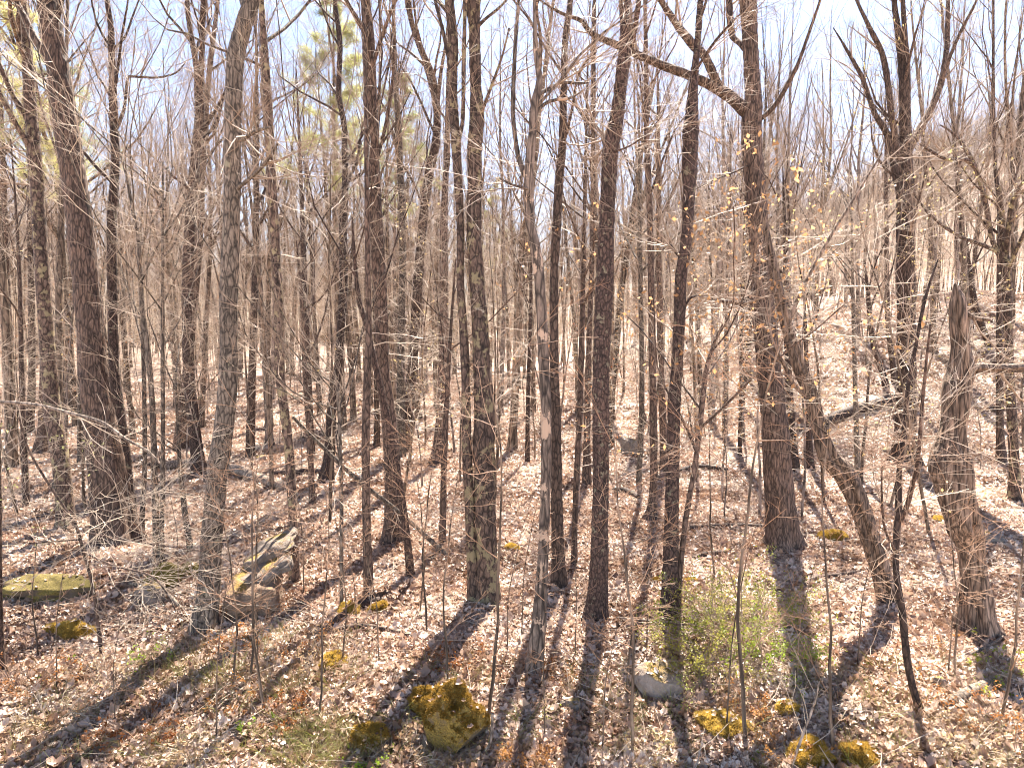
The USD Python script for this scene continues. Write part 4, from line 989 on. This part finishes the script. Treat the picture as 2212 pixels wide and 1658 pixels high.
slab_boulder(532, 1348, 'large grey layered boulder leaning behind the grey trunk')
rock(972, 1634, 150, 150, 'mossy', 'big boulder thick with golden moss, bottom centre', 8, deep=0.9, sub=5, rough=0.5)
rock(915, 1560, 70, 70, 'moss', 'golden moss hump leaning on the big mossy boulder', 9, 'moss_hump', 'moss')
rock(795, 1640, 95, 62, 'mossy', 'small dark rock ringed with moss and sprouts, bottom left of centre', 12)
rock(1432, 1514, 116, 88, 'palestone', 'pale smooth low boulder in the reddish trunk shadow', 14, rough=0.2, sink=0.3, deep=0.75)
rock(1345, 1468, 24, 24, 'stone', 'small brown stone left of the pale low boulder', 15, 'stone', 'stone', sub=3)
rock(1570, 1595, 150, 48, 'moss', 'long low mound of golden brown moss below the pale boulder', 16, 'moss_mound', 'moss', deep=0.7)
rock(1770, 1675, 130, 56, 'moss', 'bright yellow moss mound at the lower right edge', 17, 'moss_mound', 'moss')
rock(1872, 1668, 95, 56, 'moss', 'bright yellow moss mound, rightmost on the bottom edge', 18, 'moss_mound', 'moss')
rock(1705, 1556, 62, 38, 'mossy', 'small moss-topped rock on the oak shadow', 19, 'rock', 'rock', sub=3)
rock(1806, 1176, 70, 30, 'mossy', 'flat moss-topped rock right of the oak foot', 20, 'rock', 'rock', sub=3, rough=0.15)
rock(345, 1278, 84, 52, 'darkmoss', 'mossy rock left of the grey leaning trunk', 21, 'rock', 'rock')
rock(405, 1252, 60, 32, 'darkmoss', 'low mossy rock touching the grey leaning trunk', 22, 'rock', 'rock', sub=3)
rock(318, 1318, 86, 46, 'stone', 'angular grey rock below the left mossy rock', 23, 'rock', 'rock', rough=0.35)
rock(75, 1305, 210, 60, 'darkmoss', 'dark mossy bank of rock at the left edge', 24, 'rock', 'rock', deep=0.5)
rock(150, 1388, 82, 42, 'moss', 'flat yellow moss cushion in the left foreground', 25, 'moss_cushion', 'moss', sub=3)
rock(110, 1372, 50, 22, 'moss', 'small moss cushion left of the flat yellow one', 26, 'moss_cushion', 'moss', sub=3)
rock(188, 1387, 20, 14, 'palestone', 'white stone beside the flat yellow moss cushion', 27, 'stone', 'stone', sub=2)
rock(2147, 1178, 58, 34, 'stone', 'brown rock right of the shaggy snag', 28, 'rock', 'rock', sub=3)
rock(1362, 985, 50, 48, 'stone', 'upright grey rock far back right of the mottled trunk', 29, 'rock', 'rock', sub=3)
rock(2040, 1488, 38, 30, 'stone', 'dark stone below the shaggy snag', 30, 'stone', 'stone', sub=3)
rock(712, 1452, 76, 40, 'moss', 'golden moss hump below the mossy log', 31, 'moss_hump', 'moss', sub=4)
rock(752, 1338, 60, 30, 'moss', 'moss patch on the rise left of the slender tree', 32, 'moss_cushion', 'moss', sub=3)
rock(814, 1328, 44, 24, 'moss', 'moss patch at the foot of the slender tree', 33, 'moss_cushion', 'moss', sub=3)
rock(1108, 1196, 34, 20, 'mossy', 'small mossy lump right of the centre pair', 34, 'moss_cushion', 'moss', sub=3)
rock(760, 1605, 34, 14, 'palestone', 'flat white stone left above the small mossy rock', 35, 'stone', 'stone', sub=2)
rock(1418, 1262, 28, 12, 'moss', 'yellow moss spot left of the reddish trunk', 36, 'moss_cushion', 'moss', sub=2)
rock(1494, 1262, 34, 14, 'moss', 'yellow moss spot right of the reddish trunk', 37, 'moss_cushion', 'moss', sub=2)
rock(1240, 1550, 62, 40, 'stone', 'dark stone half buried in the mottled trunk shadow', 38, 'stone', 'stone', sub=3)
rock(560, 1000, 30, 20, 'palestone', 'pale stone far back by the brown tree', 39, 'stone', 'stone', sub=2)
rock(1930, 985, 46, 22, 'stone', 'dark rock at the foot of the many-limbed budding tree', 40, 'rock', 'rock', sub=3)
rock(2040, 1132, 40, 16, 'moss', 'mossy flat stone left of the shaggy snag', 41, 'stone', 'stone', sub=3)

# ------------------------------------------------------------------ logs and sticks
def log(pts, mk, label, name='fallen_branch', cat='branch', lift=0.6, depths=None, twigs=0, seed=0, kind='fine', taper=True):
    rng = np.random.default_rng(seed + 900)
    pts = np.array(pts, float)
    if depths is None:
        pts[:, 2] *= 1.3
        lift = lift + 0.3
    if depths is None:
        G = np.array([ground(a, b) for a, b, _ in pts])
        R = pts[:, 2] / 2 * G[:, 1] / F
        G[:, 2] = terrain(G[:, 0], G[:, 1]) + R * lift
    else:
        G = at_depth(pts[:, 0], pts[:, 1], np.array(depths))
        R = pts[:, 2] / 2 * np.array(depths) / F
    Q, RQ = smooth_path(G, R, 0.06)
    if depths is None:
        Q[:, 2] = np.maximum(Q[:, 2], terrain(Q[:, 0], Q[:, 1]) + RQ * 0.2)
    o = Q[0].copy()
    t = thing(name, o, label, cat)
    part(t, 'stem', trunk_mesh(rng, Q, RQ, kind, pts[:, 2].max() > 12, False), M[mk], True, origin=o)
    if twigs:
        cp, cr = resample(Q, RQ, 10)
        a_, b_ = spawn(rng, cp[None], cr[None], twigs, (0.1, 0.95), (30, 70), (0.3, 0.9), 0.4, 5, 0.14, 0.05, 0.003, absolute=True, rmax=0.008)
        c_, d_ = spawn(rng, a_, b_, 4, (0.2, 1), (25, 55), (0.3, 0.6), 0.6, 3, 0.14, 0.0, 0.002)
        part(t, 'twigs', MB().add(*tubes(a_, b_, 4)).add(*tubes(c_, d_, 3)).get(), M['twig_pale'], True, kind='stuff', origin=o)

log([(632, 900, 7), (697, 965, 9), (772, 1035, 10), (867, 1110, 10), (967, 1202, 12)], 'grey', 'long fallen pole leaning against the blotched tree, foot near the centre pair', 'leaning_pole', 'pole', depths=[10.9, 11.1, 11.2, 11.4, ground(967, 1202)[1]], twigs=6, seed=1)
log([(-190, 1480, 14), (-150, 1100, 12), (-70, 900, 10), (0, 868, 8), (70, 873, 8), (150, 892, 8), (220, 912, 8), (270, 947, 7), (320, 975, 6), (345, 1000, 4)], 'pale', 'pale bare sapling bent over in an arch across the left trunks', 'bent_sapling', 'sapling', depths=[ground(-190, 1480)[1]] + [7.9] * 9, twigs=12, seed=2, kind='smooth')
log([(350, 1016, 13), (420, 1010, 15), (500, 1022, 15), (560, 1045, 17), (620, 1062, 16)], 'pale', 'pale fallen log lying behind the grey leaning trunk', 'fallen_log', 'log', seed=3, lift=0.8)
log([(590, 1030, 10), (660, 1026, 12), (720, 1030, 10)], 'dark', 'dark fallen log behind the blotched tree', 'fallen_log', 'log', seed=4)
log([(820, 1306, 13), (776, 1320, 14), (735, 1345, 13), (700, 1378, 16), (665, 1450, 13), (640, 1500, 8)], 'dark', 'dark mossy log running down from the slender tree', 'fallen_log', 'log', seed=5, lift=1.0, kind='plate')
log([(720, 1372, 9), (780, 1364, 10), (840, 1370, 9), (890, 1382, 7)], 'brown', 'crooked fallen branch right of the mossy log', seed=6, twigs=4, lift=1.4)
log([(640, 1330, 5), (700, 1318, 6), (770, 1300, 6)], 'grey', 'thin stick lying left of the mossy log', 'stick', 'stick', seed=7)
log([(1490, 1148, 9), (1560, 1144, 10), (1655, 1146, 9)], 'brown', 'long thin log lying left of the oak', 'fallen_log', 'log', seed=8, lift=1.0)
log([(1495, 1212, 7), (1530, 1204, 10), (1568, 1201, 8)], 'brown', 'short log right of the reddish straight trunk', 'fallen_log', 'log', seed=9, lift=1.0)
log([(1325, 1066, 9), (1350, 1070, 12), (1378, 1082, 9)], 'dark', 'short dark log right of the mottled trunk', 'fallen_log', 'log', seed=10, lift=1.0)
log([(1736, 1273, 6), (1765, 1258, 9), (1800, 1252, 8), (1840, 1245, 7), (1882, 1233, 5)], 'brown', 'curved branch lying between the oak and the leaning tree foot', seed=11, twigs=3, lift=1.5)
log([(1775, 1278, 5), (1820, 1275, 6), (1890, 1276, 5)], 'brown', 'straight stick just below the curved branch', 'stick', 'stick', seed=12)
log([(2036, 1540, 18), (2085, 1518, 21), (2145, 1484, 17)], 'grey', 'thick pale log below the shaggy snag', 'fallen_log', 'log', seed=13, lift=0.8, kind='fine')
log([(1780, 925, 14), (1830, 905, 18), (1880, 890, 17), (1940, 868, 15)], 'dark', 'dark fallen trunk up the slope right of the leaning tree', 'fallen_log', 'log', seed=14, lift=1.0, kind='plate', twigs=8)
log([(1640, 968, 8), (1720, 938, 9), (1800, 912, 8)], 'dark', 'dark long branch lying behind the oak', seed=15, lift=1.0)
log([(870, 1335, 5), (905, 1312, 6), (950, 1300, 5)], 'brown', 'short stick left of the centre pair', 'stick', 'stick', seed=16)
log([(1050, 1125, 5), (1100, 1128, 6), (1150, 1130, 5)], 'brown', 'thin stick right behind the centre pair', 'stick', 'stick', seed=17)
log([(1470, 1020, 6), (1510, 1014, 9), (1570, 1018, 7)], 'dark', 'dark branch behind the reddish straight trunk', seed=18)
log([(1640, 1230, 7), (1675, 1215, 8), (1725, 1200, 5)], 'brown', 'grey stick before the oak foot', 'stick', 'stick', seed=19)
log([(1560, 1395, 7), (1600, 1378, 9), (1640, 1350, 6)], 'pale', 'pale broken branch inside the green shrubs', seed=20, twigs=3)
log([(1705, 1668, 7), (1740, 1570, 6), (1755, 1530, 5), (1770, 1470, 3)], 'pale', 'pale bare shoot rising at the bottom right', 'stick', 'stick', depths=[ground(1705, 1668)[1]] * 4, seed=21, twigs=5)
log([(990, 1720, 9), (1030, 1640, 8), (1060, 1600, 7), (1064, 1540, 6)], 'pale', 'pale forked stick standing right of the big mossy boulder', 'stick', 'stick', depths=[ground(1030, 1640)[1]] * 4, seed=22)
log([(905, 1500, 3), (850, 1490, 4), (835, 1520, 5), (823, 1600, 5)], 'pale', 'pale arching twig left of the big mossy boulder', 'stick', 'stick', depths=[6.9, 6.8, 6.8, 6.8], seed=23, twigs=5)
log([(280, 1275, 6), (340, 1290, 7), (385, 1320, 6)], 'grey', 'broken stick across the left mossy rock', 'stick', 'stick', seed=24, twigs=4, lift=3)
log([(2050, 1440, 4), (2110, 1420, 5), (2170, 1380, 4)], 'grey', 'thin stick leaning at the snag foot', 'stick', 'stick', seed=25, lift=4)
log([(780, 1392, 5), (805, 1420, 6), (830, 1455, 5)], 'pale', 'pale forked stick under the slender tree', 'stick', 'stick', seed=26, twigs=3)
log([(1170, 1145, 4), (1215, 1148, 6), (1260, 1140, 4)], 'grey', 'thin grey stick behind the dead trunk', 'stick', 'stick', seed=27)
log([(230, 1030, 8), (300, 1012, 10), (350, 1008, 9)], 'brown', 'brown log half hidden behind the thick left trunk', 'fallen_log', 'log', seed=28)

# leaves banked against the feet of trees and stones
near_ = np.array([q for q in spots if 5 < q[1] < 16])
bx_ = np.repeat(near_, 5, 0) + rw.normal(size=(len(near_) * 5, 2)) * 0.22 - [0, 0.16]
bz_ = terrain(bx_[:, 0], bx_[:, 1])
instancer('banked_leaves', [litter_proto] * 8, np.stack([bx_[:, 0], bx_[:, 1], bz_ + rw.uniform(0, 0.04, len(bx_))], -1), rw.integers(0, 8, len(bx_)), yaw_quat(rw.uniform(0, 6.28, len(bx_)), tnormal(bx_[:, 0], bx_[:, 1])),
          rw.uniform(0.55, 0.9, len(bx_))[:, None] * np.ones(3), 'dead leaves drifted against trunks and stones', 'dead leaves')

# small fallen twigs that nobody could count
def twig_proto(root, k):
    rng = np.random.default_rng(300 + k)
    n = 9
    r, a = 0.4 * np.sqrt(rng.random(n)), rng.uniform(0, 6.28, n)
    P = np.empty((n, 5, 3))
    p = np.stack([r * np.cos(a), r * np.sin(a), rng.uniform(0.02, 0.06, n)], -1)
    d = unit(np.stack([rng.normal(size=n), rng.normal(size=n), rng.normal(size=n) * 0.12], -1))
    L = rng.uniform(0.15, 0.7, n)
    for s in range(5):
        P[:, s] = p
        d = unit(d + rng.normal(size=(n, 3)) * [0.2, 0.2, 0.04])
        p = p + d * L[:, None] / 4
    R = rng.uniform(0.002, 0.007, n)[:, None] * np.linspace(1, 0.5, 5)
    return usdkit.mesh(stage, f'{root}/twig_patch_{k:03d}', tubes(P, R, 4), M['twig' if k % 2 else 'twig_pale'], True).GetPath()
x, y = scatter(rw, 2200, 4.5, 28)
instancer('fallen_twigs', [twig_proto] * 5, np.stack([x, y, terrain(x, y)], -1), rw.integers(0, 5, len(x)), yaw_quat(rw.uniform(0, 6.28, len(x)), tnormal(x, y)), rw.uniform(0.7, 1.3, len(x))[:, None] * np.ones(3),
          'small dead twigs strewn over the leaf litter', 'twigs')

# ------------------------------------------------------------------ shrubs and low plants
def shrub(px, py, wpx, hpx, leafmat, label, seed, nstem=26, leafn=1400, name='shrub', cat='shrub', size=(0.018, 0.04), tw='twig', spread=0.6):
    rng = np.random.default_rng(seed)
    g0 = ground(px, py)
    W, Hh = wpx / F * g0[1] / 2, hpx / F * g0[1]
    t = thing(name, g0, label, cat)
    P = np.empty((nstem, 8, 3))
    a = rng.uniform(0, 6.28, nstem)
    p = np.stack([np.cos(a) * W * rng.random(nstem) * 0.45, np.sin(a) * W * rng.random(nstem) * 0.45, np.full(nstem, -0.03)], -1)
    d = unit(np.stack([np.cos(a) * spread, np.sin(a) * spread, np.ones(nstem)], -1) + rng.normal(size=(nstem, 3)) * 0.2)
    L = Hh * rng.uniform(0.75, 1.45, nstem)
    for s in range(8):
        P[:, s] = p
        d = unit(d + rng.normal(size=(nstem, 3)) * 0.14 + np.stack([np.cos(a) * 0.10, np.sin(a) * 0.10, np.full(nstem, -0.05)], -1))
        p = p + d * L[:, None] / 7
    R = rng.uniform(0.004, 0.007, nstem)[:, None] * np.linspace(1, 0.35, 8)
    b, br = spawn(rng, P, R, 6, (0.25, 1.0), (25, 65), (0.25, 0.5), 0.6, 4, 0.15, 0.02, 0.0018)
    part(t, 'stems', MB().add(*tubes(P, R, 4)).add(*tubes(b, br, 3)).get(), M[tw], True, kind='stuff')
    if leafn:
        pts = np.concatenate([b[:, 1:].reshape(-1, 3), P[:, 3:].reshape(-1, 3)])
        cl_ = pts[rng.permutation(len(pts))[:max(8, leafn // 7)]]
        e = cl_[rng.integers(0, len(cl_), leafn)] + rng.normal(size=(leafn, 3)) * 0.022
        e[:, 2] = np.maximum(e[:, 2], 0.02)
        part(t, 'leaves', leaves(rng, e, rng.uniform(*size, leafn), 0.7, 0.5, True), M[leafmat], True, kind='stuff')

shrub(1590, 1400, 170, 170, 'green', 'largest green barberry-like shrub, in front of the oak', 1, 44, 3200)
shrub(1530, 1440, 130, 130, 'green', 'low green shrub right of the reddish trunk foot', 2, 30, 1800)
shrub(1670, 1440, 110, 110, 'lime', 'bright green low shrub beside the oak shadow', 3, 26, 1500)
shrub(1520, 1335, 100, 90, 'green', 'thin yellow-green shrub close behind the reddish trunk', 4, 22, 1300)
shrub(1660, 1340, 100, 120, 'green', 'yellow-green shrub against the oak shadow, upper right of the clump', 5, 26, 1500)
shrub(1500, 1510, 60, 66, 'palegreen', 'small pale shrub right of the pale low boulder', 6, 12, 260)
shrub(1610, 1540, 90, 50, 'fern', 'low rusty shrub between the green clump and the moss mound', 7, 18, 500)
shrub(1700, 1640, 130, 70, 'fern', 'low brown brush behind the yellow moss mounds', 8, 24, 500)
shrub(2180, 1600, 170, 150, 'fern', 'rusty brown brush in the lower right corner', 9, 34, 900)
shrub(2150, 1450, 60, 70, 'lime', 'yellow-green shoots at the snag foot', 10, 10, 160, size=(0.03, 0.05))
shrub(2125, 1500, 70, 60, 'lime', 'yellow-green shoots below the snag', 11, 10, 140, size=(0.03, 0.05))
shrub(505, 1405, 60, 56, 'fern', 'rusty dead fern clump under the layered boulder', 12, 24, 700, 'fern', 'fern', (0.02, 0.045), spread=1.0)
shrub(492, 1535, 56, 52, 'fern', 'rusty dead fern clump in the left foreground', 13, 22, 500, 'fern', 'fern', (0.02, 0.045), spread=1.0)
shrub(345, 1430, 60, 70, 'lime', 'bright green sprouts before the grey leaning trunk', 14, 10, 130, 'sprouts', 'plant', (0.025, 0.045))
shrub(800, 1650, 120, 56, 'lime', 'bright green sprouts around the small mossy rock', 15, 14, 220, 'sprouts', 'plant', (0.025, 0.05))
shrub(560, 1590, 40, 44, 'lime', 'bright green sprout at the lower left of centre', 16, 6, 50, 'sprouts', 'plant', (0.03, 0.06))
shrub(140, 1470, 50, 40, 'lime', 'green sprouts in the far left litter', 17, 6, 60, 'sprouts', 'plant', (0.025, 0.05))
shrub(1190, 1555, 26, 30, 'lime', 'yellow-green sprout in the shade of the dead trunk', 18, 5, 40, 'sprouts', 'plant', (0.03, 0.05))
shrub(1660, 1655, 60, 30, 'lime', 'two green sprouts at the bottom edge', 19, 5, 40, 'sprouts', 'plant', (0.03, 0.06))
shrub(60, 1500, 130, 90, 'fern', 'tawny brush at the left edge', 20, 26, 500, tw='twig_red')
shrub(700, 1440, 90, 70, 'straw', 'dry pale brush below the mossy log', 21, 18, 300)
shrub(560, 1330, 90, 80, 'fern', 'reddish brush right of the layered boulder', 22, 24, 300, tw='twig_red')
shrub(640, 1420, 110, 70, 'fern', 'reddish low twigs under the blotched tree', 23, 24, 260, tw='twig_red')
shrub(1200, 1470, 70, 50, 'fern', 'reddish brush right of the dead trunk foot', 24, 16, 260, tw='twig_red')
shrub(2010, 1420, 80, 90, 'fern', 'bare reddish brush left of the snag foot', 25, 16, 60, tw='twig_red')

for k, (px, py, w, h, mk_, lb) in enumerate([(120, 1560, 140, 80, 'straw', 'dry straw-coloured grass clump low in the left foreground'), (300, 1600, 160, 70, 'fern', 'rusty low brush at the bottom left'), (420, 1640, 120, 60, 'straw', 'dry grass clump on the bottom edge, left'),
        (220, 1470, 120, 60, 'straw', 'dry grass in front of the leafy sapling'), (2090, 1620, 120, 80, 'straw', 'dry grass clump left of the rusty corner brush'), (870, 1655, 110, 60, 'straw', 'pale dry grass left of the big mossy boulder'), (1420, 1640, 110, 50, 'straw', 'dry grass at the bottom, in the reddish trunk shadow'),
        (640, 1560, 110, 60, 'fern', 'reddish brush left above the small mossy rock'), (1000, 1440, 90, 60, 'fern', 'reddish brush below the centre pair'), (1130, 1640, 90, 60, 'fern', 'brown brush right of the big mossy boulder')]):
    shrub(px, py, w, h, mk_, lb, 60 + k, 34, 420, size=(0.02, 0.05), tw='twig_red' if mk_ == 'fern' else 'twig_pale', spread=0.9)

# the leafy sapling in the left foreground
lt = hero('sapling', 'slender sapling with spreading pale new leaves in the left foreground', 'the leafy sapling', 'sapling', 'brown', 'smooth', 4,
     [(40, 900, 2), (55, 955, 4), (120, 1070, 5), (165, 1140, 6), (180, 1195, 7), (200, 1270, 7), (212, 1355, 8), (220, 1420, 10)],
     limbs=[[(172, 1165, 4), (100, 1170, 3), (40, 1175, 3), (0, 1180, 2)], [(178, 1190, 5), (260, 1225, 4), (320, 1240, 4), (380, 1320, 2)], [(168, 1145, 4), (240, 1160, 4), (330, 1175, 3), (440, 1190, 2)], [(200, 1275, 4), (260, 1245, 3), (310, 1230, 2)], [(150, 1110, 4), (220, 1100, 3), (280, 1120, 2)]],
     crown=0, low=14, lowlen=(0.5, 1.2), buds='palegreen', bud_n=260, twigm='twig_pale')

def grass_proto(root, k):
    rng = np.random.default_rng(500 + k)
    n = 26
    r, a = 0.16 * np.sqrt(rng.random(n)), rng.uniform(0, 6.28, n)
    p = np.stack([r * np.cos(a), r * np.sin(a), 0 * r], -1)
    d = unit(np.stack([np.cos(a) * 0.5, np.sin(a) * 0.5, np.ones(n)], -1) + rng.normal(size=(n, 3)) * 0.25)
    P = np.empty((n, 4, 3))
    L = rng.uniform(0.1, 0.3, n)
    for s in range(4):
        P[:, s] = p
        p = p + d * L[:, None] / 3
        d = unit(d + [0, 0, -0.25] + rng.normal(size=(n, 3)) * 0.1)
    return usdkit.mesh(stage, f'{root}/grass_tuft_{k:03d}', tubes(P, rng.uniform(0.0015, 0.003, n)[:, None] * np.linspace(1, 0.2, 4), 3), M['straw' if k < 3 else 'palegreen'], True).GetPath()
gp = [ground(rw.uniform(590, 790), rw.uniform(1575, 1680)) for _ in range(50)] + [ground(rw.uniform(0, 2212), rw.uniform(1430, 1690)) for _ in range(420)] + [ground(rw.uniform(330, 800), rw.uniform(1380, 1500)) for _ in range(90)]
gp = np.array(gp)
gk = np.where(np.arange(len(gp)) < 40, rw.integers(2, 5, len(gp)), rw.integers(0, 4, len(gp)))
instancer('grass', [grass_proto] * 5, gp, gk, yaw_quat(rw.uniform(0, 6.28, len(gp))), rw.uniform(0.6, 1.2, len(gp))[:, None] * np.ones(3), 'sparse tufts of dry and green grass in the foreground', 'grass')
